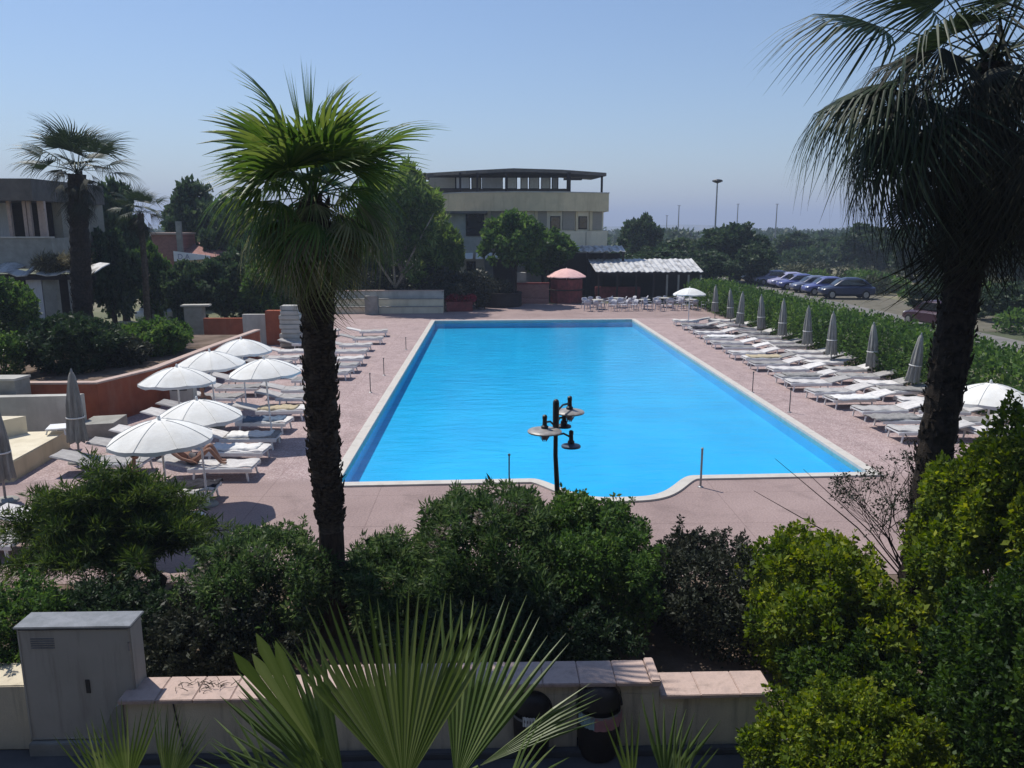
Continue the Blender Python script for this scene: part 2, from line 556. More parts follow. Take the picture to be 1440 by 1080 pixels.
class MB:
    """collects shapes, builds them as ONE mesh; world=True shifts vertices to the parent's base"""

    def __init__(s):
        s.v, s.f = [], []

    def add(s, vs, fs, mtx=None):
        k = len(s.v)
        s.v += [tuple((mtx @ Vector(p)) if mtx else p) for p in vs]
        s.f += [tuple(i + k for i in f) for f in fs]
        return s

    def box(s, c, d, rz=0.0, bev=0.0, mtx=None):
        x, y, z = d[0] / 2, d[1] / 2, d[2] / 2
        m = Matrix.Translation(Vector(c)) @ Matrix.Rotation(rz, 4, 'Z')
        if mtx:
            m = mtx @ m
        if bev:
            bm = bmesh.new()
            bmesh.ops.create_cube(bm, size=1)
            bmesh.ops.scale(bm, vec=d, verts=bm.verts)
            bmesh.ops.bevel(bm, geom=bm.edges[:], offset=bev, segments=2, affect='EDGES')
            bm.verts.index_update()
            s.add([v.co.copy() for v in bm.verts], [[v.index for v in f.verts] for f in bm.faces], m)
            bm.free()
            return s
        vs = [(a, b, c_) for a in (-x, x) for b in (-y, y) for c_ in (-z, z)]
        return s.add(vs, [(0, 1, 3, 2), (4, 6, 7, 5), (0, 4, 5, 1), (2, 3, 7, 6), (0, 2, 6, 4), (1, 5, 7, 3)], m)

    def tube(s, path, rad, n=8, cap=True):
        path = [Vector(p) for p in path]
        if not hasattr(rad, '__len__'):
            rad = [rad] * len(path)
        vs, fs = [], []
        prev = None
        for i, p in enumerate(path):
            d = (path[min(i + 1, len(path) - 1)] - path[max(i - 1, 0)]).normalized()
            if prev is None:
                a = d.orthogonal().normalized()
            else:
                a = (prev - d * prev.dot(d)).normalized()
            prev = a
            b = d.cross(a)
            for k in range(n):
                t = 2 * PI * k / n
                vs.append(p + (a * math.cos(t) + b * math.sin(t)) * rad[i])
        for i in range(len(path) - 1):
            for k in range(n):
                fs.append((i * n + k, i * n + (k + 1) % n, (i + 1) * n + (k + 1) % n, (i + 1) * n + k))
        if cap:
            fs.append(tuple(range(n))[::-1])
            fs.append(tuple(range((len(path) - 1) * n, len(path) * n)))
        return s.add(vs, fs)

    def lathe(s, prof, c=(0, 0, 0), n=24, wob=0.0, mtx=None):
        vs, fs = [], []
        for r, z in prof:
            for k in range(n):
                t = 2 * PI * k / n
                q = r * (1 + wob * math.cos(t * n / 3))
                vs.append((c[0] + q * math.cos(t), c[1] + q * math.sin(t), c[2] + z))
        for i in range(len(prof) - 1):
            for k in range(n):
                fs.append((i * n + k, i * n + (k + 1) % n, (i + 1) * n + (k + 1) % n, (i + 1) * n + k))
        return s.add(vs, fs, mtx)

    def prism(s, poly, z0, z1):
        n = len(poly)
        area = sum(poly[i][0] * poly[(i + 1) % n][1] - poly[(i + 1) % n][0] * poly[i][1] for i in range(n))
        if area < 0:
            poly = poly[::-1]
        vs = [(p[0], p[1], z0) for p in poly] + [(p[0], p[1], z1) for p in poly]
        fs = [tuple(range(n))[::-1], tuple(range(n, 2 * n))]
        fs += [(i, (i + 1) % n, n + (i + 1) % n, n + i) for i in range(n)]
        return s.add(vs, fs)

    def ell(s, c, r, nu=14, nv=9, mtx=None):
        prof = []
        for j in range(nv + 1):
            a = -PI / 2 + PI * j / nv
            prof.append((max(math.cos(a), 1e-3), math.sin(a)))
        m = Matrix.Translation(Vector(c)) @ Matrix.Diagonal((*r, 1))
        if mtx:
            m = mtx @ m
        return s.lathe(prof, n=nu, mtx=m)

    def build(s, name, material, parent=None, smooth=False, world=True):
        me = bpy.data.meshes.new(name)
        vs = s.v
        if parent and world:
            b = BASE[parent.name]
            vs = [(p[0] - b.x, p[1] - b.y, p[2] - b.z) for p in vs]
        me.from_pydata(vs, [], s.f)
        me.validate()
        me.update()
        o = link(name, me, material, parent, smooth)
        if smooth:
            me.set_sharp_from_angle(angle=R(40))
        return o


def children(o):
    return [c for c in bpy.data.objects if c.parent == o]


def kids_index():
    d = {}
    for o in bpy.data.objects:
        if o.parent:
            d.setdefault(o.parent.name, []).append(o)
    return d


def copy_tree(o, parent=None, kids=None):
    kids = kids if kids is not None else kids_index()
    c = o.copy()
    COL.objects.link(c)
    if parent:
        c.parent = parent
    for ch in kids.get(o.name, []):
        copy_tree(ch, c, kids)
    return c


def place(proto, loc, rz, label, first, scale=None):
    o = proto if first else copy_tree(proto)
    o.location = loc
    o.rotation_euler = (0, 0, rz)
    if scale:
        o.scale = scale
    o['label'] = label
    return o


def struct(o):
    o['kind'] = 'structure'
    return o


# ------------------------------------------------------------------ foliage
def np_mesh(name, V, nper, tint=None):
    """V (n*nper,3) -> mesh of n polygons of nper vertices"""
    nv = len(V)
    nf = nv // nper
    me = bpy.data.meshes.new(name)
    me.vertices.add(nv)
    me.vertices.foreach_set('co', V.astype(np.float32).ravel())
    me.loops.add(nv)
    me.loops.foreach_set('vertex_index', np.arange(nv, dtype=np.int32))
    me.polygons.add(nf)
    me.polygons.foreach_set('loop_start', np.arange(0, nv, nper, dtype=np.int32))
    me.update(calc_edges=True)
    if tint is not None:
        a = me.attributes.new('tint', 'FLOAT', 'POINT')
        a.data.foreach_set('value', np.repeat(tint, nper).astype(np.float32))
    return me


def unit(a):
    return a / np.maximum(np.linalg.norm(a, axis=1, keepdims=True), 1e-9)


def leaf_cloud(name, blobs, n, ll, lw, outw=.8, up=.2, inner=.55, cull=.72, zmin=None, seed=0, bias=0.0, topt=0.25):
    """n leaf faces spread through the outer part of each blob (cx,cy,cz,rx,ry,rz)"""
    rng = np.random.default_rng(seed)
    B = np.array(blobs, float)
    area = (B[:, 3] * B[:, 4] + B[:, 4] * B[:, 5] + B[:, 3] * B[:, 5])
    k = rng.choice(len(B), size=int(n * 1.5), p=area / area.sum())
    d = unit(rng.normal(size=(len(k), 3)))
    rad = inner + (1.03 - inner) * rng.random(len(k)) ** .6
    rad *= 1 + .10 * np.sin(d[:, 0] * 7 + k) * np.cos(d[:, 1] * 6 + k * 2) + .06 * rng.normal(size=len(k))
    P = B[k, :3] + d * rad[:, None] * B[k, 3:]
    keep = np.ones(len(k), bool)
    for j in range(len(B)):
        q = ((P - B[j, :3]) / B[j, 3:])
        ins = (q * q).sum(1) < cull * cull
        keep &= ~(ins & (k != j))
    if zmin is not None:
        keep &= P[:, 2] > zmin
    P, d, k = P[keep][:n], d[keep][:n], k[keep][:n]
    m = len(P)
    L = unit(d * outw + rng.normal(size=(m, 3)) * .75 + np.array([0, 0, up]))
    W = unit(np.cross(L, rng.normal(size=(m, 3)) + d * .8))
    Nn = np.cross(L, W)
    s = ll * np.clip(np.exp(rng.normal(0, .34, m)), .4, 1.9)[:, None]
    wv = s * (lw / ll) * .5
    bend = Nn * s * rng.uniform(-.15, .15, m)[:, None]
    V = np.empty((m, 4, 3))
    V[:, 0] = P
    V[:, 1] = P + L * s * .5 + W * wv + bend
    V[:, 2] = P + L * s
    V[:, 3] = P + L * s * .5 - W * wv + bend
    bt = rng.random(len(B))
    t = np.clip(.5 * rng.random(m) + .35 * bt[k] + .15 * rng.normal(size=m) + bias, 0, 1)
    return np_mesh(name, V.reshape(-1, 3), 4, t)


def dome_blobs(c, rx, ry, rz, K, lump, seed, flat=.0, fill=True):
    rng = np.random.default_rng(seed)
    out = []
    for i in range(K):
        d = rng.normal(size=3)
        d /= np.linalg.norm(d)
        if d[2] < -.5:
            d[2] *= -1
        q = rng.uniform(.45, .78)
        s = lump * rng.uniform(.65, 1.35)
        out.append((c[0] + d[0] * rx * q, c[1] + d[1] * ry * q, c[2] + d[2] * rz * q, s * rx, s * ry, s * rz * rng.uniform(.8, 1.1)))
    if fill:
        out.append((c[0], c[1], c[2], rx * .62, ry * .62, rz * .66))
    return out


def stems(mb, base, top, rx, ry, n, r0, seed):
    rng = random.Random(seed)
    for i in range(n):
        a = 2 * PI * i / n + rng.uniform(-.3, .3)
        e = Vector((base[0] + math.cos(a) * rx * .6 * rng.uniform(.5, 1), base[1] + math.sin(a) * ry * .6 * rng.uniform(.5, 1), base[2] + (top - base[2]) * rng.uniform(.6, .85)))
        b = Vector((base[0] + math.cos(a) * r0 * 2.5, base[1] + math.sin(a) * r0 * 2.5, base[2] - .05))
        mid = b.lerp(e, .45) + Vector((rng.uniform(-.1, .1) * rx, rng.uniform(-.1, .1) * ry, .06 * (top - base[2])))
        mb.tube([b, mid, e], [r0, r0 * .7, r0 * .25], 5)


def bush(name, label, cat, px0, px1, ptop, Y, ry, n, ll, lw, material, K=16, lump=.42, seed=0, base=0.0, group=None, outw=.8, up=.2, bias=0.0, stemmat='wood', rzf=.5, inner=.55, extra=None, flowers=None):
    c = D((px0 + px1) / 2, ptop, Y)
    depth = (np.array(c) - CAM) @ Fv
    rx = (px1 - px0) / 2 * depth / FPX
    h = (c.z - base) * .94
    root = empty(name, (c.x, Y, base), label, cat, group)
    bl = dome_blobs((c.x, Y, base + h * (1 - rzf)), rx, ry, h * rzf, K, lump, seed)
    if rzf < .5 or True:
        bl += [(c.x + rx * .2 * math.sin(i * 2.4), Y + ry * .3 * math.cos(i * 2.4), base + h * .28, rx * .7, ry * .7, h * .3) for i in range(3)]
    rs = np.random.default_rng(seed + 900)
    for i in range(K * 3):
        d = rs.normal(size=3)
        d /= np.linalg.norm(d)
        d[2] = abs(d[2])
        q = rs.uniform(.84, 1.10)
        s = rs.uniform(.07, .15)
        bl.append((c.x + d[0] * rx * q, Y + d[1] * ry * q, base + h * .5 + d[2] * h * .5 * min(q, 1.1), s * rx, s * ry, s * h * rs.uniform(.6, 1.2)))
    shoots = []
    for i in range(26 if h > .9 else 8):
        d = rs.normal(size=3)
        d[2] = abs(d[2]) + .4
        d /= np.linalg.norm(d)
        p0 = Vector((c.x + d[0] * rx * .85, Y + d[1] * ry * .85, base + h * .5 + d[2] * h * .42))
        p1 = p0 + Vector((d[0] + rs.normal() * .3, d[1] + rs.normal() * .3, d[2] + .5)).normalized() * rs.uniform(.16, .42)
        shoots.append((p0, p1))
        for u in (.4, .6, .8, 1.0):
            q = p0.lerp(p1, u)
            z_ = rs.uniform(.02, .045)
            bl.append((q.x, q.y, q.z, z_, z_, z_ * 1.3))
    me = leaf_cloud('foliage', bl, n, ll, lw, outw, up, inner, .72, base + .02, seed, bias)
    me.transform(Matrix.Translation(-BASE[root.name]))
    link('foliage', me, M[material], root)
    mb = MB()
    stems(mb, (c.x, Y, base), c.z, rx, ry, 7, max(.018, rx * .03), seed)
    for p0, p1 in shoots:
        mb.tube([p0, p0.lerp(p1, .6) + Vector((.01, 0, .01)), p1], [.007, .005, .002], 4, False)
    mb.build('stem', M[stemmat], root)
    if flowers:
        fl = [(c.x + fx * rx, Y - ry * .3 * rs.random(), base + h * fz, .16, .2, .10) for fx, fz in flowers]
        fm = leaf_cloud('blossom', fl, 260 * len(fl), .035, .024, .7, .5, .5, 0, base, seed + 5)
        fm.transform(Matrix.Translation(-BASE[root.name]))
        link('blossom', fm, M['paleflower'], root)
    return root


CROWNS = {}


def crown_mesh(kind, variant, n=7000, ll=.16, lw=.09, K=26, lump=.27, mat_=None, squash=1.0):
    key = (kind, variant)
    if key not in CROWNS:
        bl = dome_blobs((0, 0, 0), 1, 1, squash, K, lump, variant * 7 + 3)
        rs = np.random.default_rng(variant + 300)
        for i in range(60):
            d = rs.normal(size=3)
            d /= np.linalg.norm(d)
            d[2] = abs(d[2]) if rs.random() < .7 else d[2]
            q = rs.uniform(.82, 1.12)
            z_ = rs.uniform(.06, .17)
            bl.append((*(d * q), z_, z_, z_ * rs.uniform(.7, 1.2)))
        me = leaf_cloud('crown', bl, n, ll, lw, .6, .15, .45, .7, None, variant + 40)
        me.materials.append(M[mat_ or kind])
        CROWNS[key] = me
    return CROWNS[key]


def tree(name, label, px, ptop, pw, Y, kind='fartree', base=0.0, clear=.2, group=None, variant=0, cat='tree', bark='wood', n=7000, ll=.16, lw=.09, pbot=None):
    """broad tree from its crown's place in the photo: px centre, top, width (all px) at distance Y"""
    c = D(px, ptop, Y)
    depth = (np.array(c) - CAM) @ Fv
    rx = pw / 2 * depth / FPX
    h = c.z - base
    root = empty(name, (c.x, Y, base), label, cat, group)
    zc = h * (clear + 1) / 2
    rz = h * (1 - clear) / 2
    mb = MB()
    rnd = random.Random(variant * 31 + int(px))
    r0 = max(.08, h * .03)
    mb.tube([(c.x, Y, base - .1), (c.x + rnd.uniform(-.1, .1) * rx, Y, base + zc * .5), (c.x + rnd.uniform(-.15, .15) * rx, Y, base + zc)], [r0, r0 * .8, r0 * .45], 8)
    for i in range(6):
        a = i * 2.4 + rnd.random()
        mb.tube([(c.x, Y, base + zc * rnd.uniform(.45, .7)), (c.x + math.cos(a) * rx * .3, Y + math.sin(a) * rx * .3, base + zc), (c.x + math.cos(a) * rx * .6, Y + math.sin(a) * rx * .6, base + zc + rz * .35)], [r0 * .5, r0 * .35, r0 * .1], 5)
    mb.build('trunk', M[bark], root)
    me = crown_mesh(kind, variant, n, ll, lw)
    o = bpy.data.objects.new('crown', me)
    COL.objects.link(o)
    o.parent = root
    o.location = (0, 0, zc)
    o.scale = (rx, rx * .9, rz)
    o.rotation_euler = (0, 0, rnd.uniform(0, 6.28))
    return root

# ------------------------------------------------------------------ THE SETTING
SH = .035                                     # the pool's ends run slightly askew of its sides


def psh(x, y):
    return (x, y + SH * (x + 3.65))


X0, X1, Y0, Y1 = -3.65, 9.35, 17.95, 51.0
BC, BW, BD = 2.95, 2.0, 1.45                  # rounded bay at the near end
outline = [(X1, Y1), (X0, Y1), (X0, Y0)]
for i in range(41):
    u = -1 + 2 * i / 40
    outline.append((BC + BW * u, Y0 - BD * (.5 * (1 + math.cos(PI * abs(u) ** 1.7)))))
outline.append((X1, Y0))
outline = [psh(*p) for p in outline]          # counter-clockwise


def offset(poly, d):
    out = []
    n = len(poly)
    for i in range(n):
        p0, p1, p2 = Vector(poly[i - 1]), Vector(poly[i]), Vector(poly[(i + 1) % n])
        a, b = (p1 - p0), (p2 - p1)
        if a.length < 1e-6 or b.length < 1e-6:
            out.append(tuple(p1))
            continue
        na = Vector((a.y, -a.x)).normalized()
        nb = Vector((b.y, -b.x)).normalized()
        m = (na + nb).normalized()
        out.append(tuple(p1 + m * (d / max(.35, m.dot(na)))))
    return out


def sheet_with_hole(name, outer, hole, z, material):
    loops = [[Vector((*p, 0)) for p in outer]] + ([[Vector((*p, 0)) for p in hole[::-1]]] if hole else [])
    tri = tessellate_polygon(loops)
    pts = [p for l in loops for p in l]
    me = bpy.data.meshes.new(name)
    fs = []
    for a, b, c in tri:
        if (pts[b] - pts[a]).cross(pts[c] - pts[a]).z < 0:
            a, c = c, a
        fs.append((a, b, c))
    me.from_pydata([(p.x, p.y, z) for p in pts], [], fs)
    me.update()
    return struct(link(name, me, material))


ring = offset(outline, .27)
GR = 2600
sheet_with_hole('ground', [(-GR, -60), (GR, -60), (GR, 2 * GR), (-GR, 2 * GR)], ring, -.03, M['ground'])
sheet_with_hole('pool_deck', [(-13.5, 12.7), (17.0, 12.7), (17.0, 59.5), (13, 62.8), (-12, 62.8), (-13.5, 40)], ring, 0.0, M['deck'])


def ringmesh(name, inner, outer, z0, z1, material):
    n = len(inner)
    vs = [(p[0], p[1], z1) for p in inner] + [(p[0], p[1], z1) for p in outer] + [(p[0], p[1], z0) for p in inner] + [(p[0], p[1], z0) for p in outer]
    fs = []
    for i in range(n):
        j = (i + 1) % n
        fs += [(i, n + i, n + j, j), (2 * n + i, i, j, 2 * n + j), (n + i, 3 * n + i, 3 * n + j, n + j)]
    me = bpy.data.meshes.new(name)
    me.from_pydata(vs, [], fs)
    me.update()
    return struct(link(name, me, material))


ringmesh('pool_coping', outline, ring, -.16, .045, M['tile'])
basin = MB()
n = len(outline)
vs = [(p[0], p[1], -.16) for p in outline] + [(p[0], p[1], -.46) for p in outline]
basin.add(vs, [(i, (i + 1) % n, n + (i + 1) % n, n + i) for i in range(n)])
struct(basin.build('pool_wall', M['basin']))
sheet_with_hole('pool_floor', outline, None, -.46, M['basin'])
sheet_with_hole('pool_water', outline, None, -.035, M['water'])

# planting beds and near court
mb = MB()
mb.prism([(-16, 8.75), (17, 8.75), (17, 12.7), (-16, 12.7)], -.02, -.008)
struct(mb.build('planting_bed_soil', M['soil']))
mb = MB()
mb.prism([(-16, -8), (17, -8), (17, 8.75), (-16, 8.75)], -.02, -.004)
struct(mb.build('courtyard_paving', M['paving']))
mb = MB()
mb.prism([(21.5, 14), (28.6, 14), (28.6, 130), (21.5, 130)], -.02, -.006)
struct(mb.build('road', M['asphalt']))
mb = MB()
mb.prism([(28.6, 45), (34.5, 45), (34.5, 96), (28.6, 96)], -.02, -.010)
struct(mb.build('parking_verge', M['verge']))
# far blue ridge line at the horizon
mb = MB()
xs = np.linspace(-2500, 2500, 90)
top = [8 + 5 * math.sin(x * .004) + 4 * math.sin(x * .011 + 1) for x in xs]
vs = [(x, 2400, -1) for x in xs] + [(x, 2450, t) for x, t in zip(xs, top)] + [(x, 2600, -1) for x in xs]
m_ = len(xs)
fs = []
for i in range(m_ - 1):
    fs += [(i, i + 1, m_ + i + 1, m_ + i), (m_ + i, m_ + i + 1, 2 * m_ + i + 1, 2 * m_ + i)]
mb.add(vs, fs)
struct(mb.build('distant_hills', M['ground']))

# haze: one even box of air round everything
mb = MB()
mb.box((0, 2600, 49), (5400, 5420, 102))
hz = mb.build('haze', None)
hz['kind'] = 'stuff'
hm = bpy.data.materials.new('haze_air')
hm.use_nodes = True
t = hm.node_tree
t.nodes.remove(t.nodes['Principled BSDF'])
pv = t.nodes.new('ShaderNodeVolumePrincipled')
pv.inputs['Color'].default_value = (.66, .77, 1.0, 1)
pv.inputs['Density'].default_value = .0007
t.links.new(pv.outputs[0], t.nodes['Material Output'].inputs['Volume'])
hz.data.materials.append(hm)

# ------------------------------------------------------------------ PALMS


def frond_mesh(name, plen, Rr, n, spread, fused, droop, tipd, fold, curl, seed, pw=.022):
    rng = random.Random(seed)
    vs, fs, tint = [], [], []
    k = 8
    pet = []
    for i in range(k + 1):
        u = i / k
        pet.append(Vector((plen * u, 0, -droop * .35 * plen * u * u)))
    for i, p in enumerate(pet):
        wv = pw * (1 - .45 * i / k)
        for a in (PI / 2, PI / 2 + 2.09, PI / 2 + 4.19):
            vs.append(p + Vector((0, math.cos(a) * wv, math.sin(a) * wv * .7)))
            tint.append(.62)
    for i in range(k):
        for j in range(3):
            fs.append((i * 3 + j, i * 3 + (j + 1) % 3, i * 3 + 3 + (j + 1) % 3, i * 3 + 3 + j))
    hub = pet[-1]
    sl = -droop * .7
    ts = [0.02, .25, fused, fused + (1 - fused) * .35, fused + (1 - fused) * .7, 1.0]
    da = spread / (n - 1)
    for i in range(n):
        a = -spread + 2 * spread * i / (n - 1)
        L = Rr * (.74 + .26 * math.cos(a * .62)) * rng.uniform(.9, 1.06)
        td = tipd * rng.uniform(.6, 1.5)
        sw = rng.uniform(-.05, .05)
        tn = min(1, max(0, .5 + rng.uniform(-.3, .3)))
        b0 = len(vs)
        for q, tt in enumerate(ts):
            r = L * tt
            aa = a + sw * max(0, tt - fused)
            hw = r * math.tan(da) * .99 if tt <= fused + 1e-6 else L * fused * math.tan(da) * max(.04, (1 - ((tt - fused) / (1 - fused))) ** .8)
            z = sl * r * .6 - droop * .5 * r * r / Rr + curl * abs(math.sin(aa)) * r
            e = max(0, tt - .45)
            dz = td * L * e ** 1.7 * 2.2
            rr = r - .35 * dz * (1 if tipd > .3 else .3)
            c = Vector((rr * math.cos(aa), rr * math.sin(aa), z - dz))
            p = Vector((-math.sin(aa), math.cos(aa), 0))
            for s_ in (-1, 0, 1):
                vs.append(hub + c + p * hw * s_ + Vector((0, 0, (fold * hw if s_ == 0 else 0))))
                tint.append(min(1, tn + .12 * (s_ == 0) + .25 * max(0, tt - .8)))
        for q in range(len(ts) - 1):
            o = b0 + q * 3
            fs += [(o, o + 1, o + 4, o + 3), (o + 1, o + 2, o + 5, o + 4)]
    me = bpy.data.meshes.new(name)
    me.from_pydata([tuple(v) for v in vs], [], fs)
    at = me.attributes.new('tint', 'FLOAT', 'POINT')
    at.data.foreach_set('value', np.array(tint, np.float32))
    me.update()
    return me


def put_frond(name, me, root, origin, az, el, roll=0.0, sc=1.0):
    """frond leaving `origin` towards azimuth az (0 = +X) at elevation el"""
    o = bpy.data.objects.new(name, me)
    COL.objects.link(o)
    o.parent = root
    m = Matrix.Rotation(az, 4, 'Z') @ Matrix.Rotation(-el, 4, 'Y') @ Matrix.Rotation(roll, 4, 'X')
    o.matrix_local = Matrix.Translation(Vector(origin)) @ m @ Matrix.Scale(sc, 4)
    return o


def palm_trunk(root, path, rad, material, boots=0, boot_from=0.0, seed=1, n=14, bl=.12):
    rng = random.Random(seed)
    path = [Vector(p) for p in path]
    segs = 40
    P, Rd = [], []
    for i in range(segs + 1):
        u = i / segs * (len(path) - 1)
        k = min(int(u), len(path) - 2)
        f = u - k
        P.append(path[k].lerp(path[k + 1], f))
        r = rad[k] * (1 - f) + rad[k + 1] * f
        Rd.append(r * (1 + .045 * (-1) ** i + rng.uniform(-.03, .03)))
    mb = MB()
    mb.tube(P, Rd, n)
    for b in range(boots):
        u = boot_from + (1 - boot_from) * rng.random()
        k = min(int(u * segs), segs - 1)
        p = P[k].lerp(P[k + 1], u * segs - k)
        a = rng.uniform(0, 2 * PI)
        o = Vector((math.cos(a), math.sin(a), 0))
        s = Vector((-o.y, o.x, 0))
        r = Rd[k]
        L = bl * rng.uniform(.5, 1.3)
        wv = bl * .35 * rng.uniform(.6, 1.2)
        q = p + o * r * .93
        tip = q + o * L * rng.uniform(.15, .55) + Vector((0, 0, L * rng.uniform(.5, 1.0))) + s * rng.uniform(-.04, .04)
        mb.add([q + s * wv, q - s * wv, tip - s * wv * .45, tip + s * wv * .45, q + o * .05 + Vector((0, 0, .03)), tip - o * .012], [(0, 1, 2, 3), (0, 3, 5, 4), (1, 4, 5, 2)])
    return mb.build('trunk', material, root)


def crown(root, top, spec, seed):
    """spec: list of (name, mesh list, count, el range, az range or None, scale range, spread of origin height)"""
    rng = random.Random(seed)
    for name, mes, cnt, e0, e1, azr, s0, s1, dz in spec:
        for i in range(cnt):
            u = (i + rng.random()) / cnt
            az = (2.39996 * i + rng.uniform(-.3, .3)) if azr is None else rng.uniform(*azr)
            el = e0 + (e1 - e0) * u + rng.uniform(-.08, .08)
            put_frond(name, rng.choice(mes), root, (top[0], top[1], top[2] + dz * (u - .5)), az, el, rng.uniform(-.5, .5), rng.uniform(s0, s1))


def addmat(meshes, m):
    for me in meshes:
        me.materials.append(m)
    return meshes


# left palm, the tall one beside the pool
FG = addmat([frond_mesh('frond', .78, .98, 25, 1.75, .50, .22, .25, .35, .18, s) for s in (1, 2, 3, 4)], M['palm'])
FS = addmat([frond_mesh('spear', .75, 1.05, 9, .09, .5, .02, .0, .4, .0, 8)], M['palm'])
FD = addmat([frond_mesh('dead_frond', .75, .95, 24, .85, .4, .25, .35, .3, -.2, s) for s in (5, 6, 7)], M['palmdead'])
FO = addmat([frond_mesh('old_frond', .8, .98, 32, 1.6, .42, .45, .6, .35, -.1, s) for s in (15, 16)], M['palm'])
FB = addmat([frond_mesh('old_frond', .75, .95, 28, 1.3, .4, .35, .5, .35, -.1, s) for s in (17, 18)], M['palmold'])
b0 = D(470, 880, 11)
t0 = D(441, 285, 11)
pl = empty('fan_palm', (b0.x, 11, -.02), 'tall fan palm with a rough dark trunk, standing left of the pool', 'palm tree')
loc = lambda p: (p[0] - b0.x, p[1] - 11, p[2] + .02)
kink = [D(468, 880, 11), D(466, 745, 11), D(456, 640, 11), D(449, 500, 11), D(441, 285, 11)]
kink[0].z = -.1
palm_trunk(pl, kink[1:], [.185, .21, .22, .20], M['bark'], 900, .02, 3, bl=.13)
mb = MB()
mb.tube([kink[0], kink[0].lerp(kink[1], .5), kink[1] + Vector((0, 0, .02))], [.245, .21, .18], 16)
mb.build('trunk_base', M['barkpale'], pl, True)
tp = loc(t0)
crown(pl, tp, [('frond', FG, 21, R(86), R(14), None, .66, 1.16, .25), ('frond', FO, 16, R(32), R(-22), None, .6, .95, -.3), ('old_frond', FB, 16, R(-5), R(-50), None, .6, .98, -.35), ('dead_frond', FD, 18, R(-30), R(-82), None, .6, 1.1, -.8)], 5)
for az, el, s in ((R(150), R(80), 1.0), (R(100), R(86), 1.05), (R(60), R(74), .95)):
    put_frond('spear', FS[0], pl, tp, az, el, 0, s)

# right palm, closer, weeping leaves, its shade put into darker leaf colours
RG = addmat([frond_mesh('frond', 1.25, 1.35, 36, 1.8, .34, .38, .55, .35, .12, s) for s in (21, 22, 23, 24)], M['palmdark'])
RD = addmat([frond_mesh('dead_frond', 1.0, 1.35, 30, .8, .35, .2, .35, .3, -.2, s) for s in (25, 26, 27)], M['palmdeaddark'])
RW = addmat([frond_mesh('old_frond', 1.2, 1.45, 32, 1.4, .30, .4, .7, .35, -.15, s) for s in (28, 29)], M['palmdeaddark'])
rp = [D(1283, 870, 10.4), D(1308, 680, 10.4), D(1340, 480, 10.4), D(1372, 300, 10.4), D(1396, 90, 10.4)]
rp[0].z = -.05
pr = empty('fan_palm', (rp[0].x, 10.4, -.02), 'leaning dark fan palm with long weeping leaves at the right edge of the scene', 'palm tree')
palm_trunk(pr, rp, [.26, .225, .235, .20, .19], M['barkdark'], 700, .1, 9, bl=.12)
tp = (rp[4].x - rp[0].x, 0, rp[4].z + .02)
crown(pr, tp, [('frond', RG, 18, R(78), R(-8), None, .72, 1.2, .3), ('frond', RG, 7, R(0), R(-38), (R(150), R(230)), .8, 1.12, .1), ('old_frond', RW, 8, R(-2), R(-50), (R(125), R(250)), .85, 1.15, -.9), ('old_frond', RW, 4, R(-20), R(-55), None, .85, 1.1, -.9), ('dead_frond', RD, 42, R(-25), R(-86), None, .8, 1.2, -1.5)], 14)

# two palms at the back left
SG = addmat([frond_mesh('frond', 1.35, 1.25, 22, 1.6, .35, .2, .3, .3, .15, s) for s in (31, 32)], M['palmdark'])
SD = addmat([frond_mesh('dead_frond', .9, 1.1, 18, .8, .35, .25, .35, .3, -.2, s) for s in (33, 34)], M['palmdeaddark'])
a = D(115, 465, 36)
c_ = D(108, 245, 36)
p3 = empty('fan_palm', (a.x, 36, 0), 'smaller fan palm in front of the pale building at far left, spiky open crown', 'palm tree')
palm_trunk(p3, [(a.x, 36, 0), D(114, 380, 36), c_], [.42, .42, .36], M['barkdark'], 160, 0, 4, bl=.3)
crown(p3, (c_.x - a.x, 0, c_.z), [('frond', SG, 22, R(85), R(0), None, .9, 1.3, .4), ('dead_frond', SD, 22, R(-5), R(-80), None, .8, 1.1, -1.0)], 6)
a = D(206, 450, 42)
c_ = D(197, 300, 42)
p4 = empty('fan_palm', (a.x, 42, 0), 'thin-trunked young palm behind the planter shrubs, between the small palm and the brick house', 'palm tree')
palm_trunk(p4, [(a.x, 42, 0), D(204, 380, 42), c_], [.17, .15, .14], M['wood'], 60, .3, 5, bl=.2)
crown(p4, (c_.x - a.x, 0, c_.z), [('frond', SG, 18, R(85), R(-20), None, .6, .75, .3), ('dead_frond', SD, 8, R(-20), R(-70), None, .6, .75, -.6)], 7)


# fan palms growing up under the viewpoint
def aim_frond(name, me, root, O, hub, normal, sc=1.0):
    """place a frond so that its petiole runs from O through hub, blade facing `normal`"""
    x = (Vector(hub) - Vector(O)).normalized()
    nz = Vector(normal)
    nz = (nz - x * nz.dot(x)).normalized()
    y = nz.cross(x)
    m = Matrix((x, y, nz)).transposed().to_4x4()
    o = bpy.data.objects.new(name, me)
    COL.objects.link(o)
    o.parent = root
    o.matrix_local = Matrix.Translation(Vector(O) - BASE[root.name]) @ m @ Matrix.Scale(sc, 4)
    return o


O = D(585, 1290, 3.0)
fp = empty('fan_palm', (O.x, O.y, 0), 'green fan palm in the foreground centre, its upright fans cropped by the bottom edge', 'palm tree', None)
palm_trunk(fp, [(O.x, O.y, -.1), (O.x + .02, O.y, O.z * .5), tuple(O)], [.17, .15, .13], M['bark'], 200, .1, 12, bl=.1)
tocam = Vector((0, -1, .25))


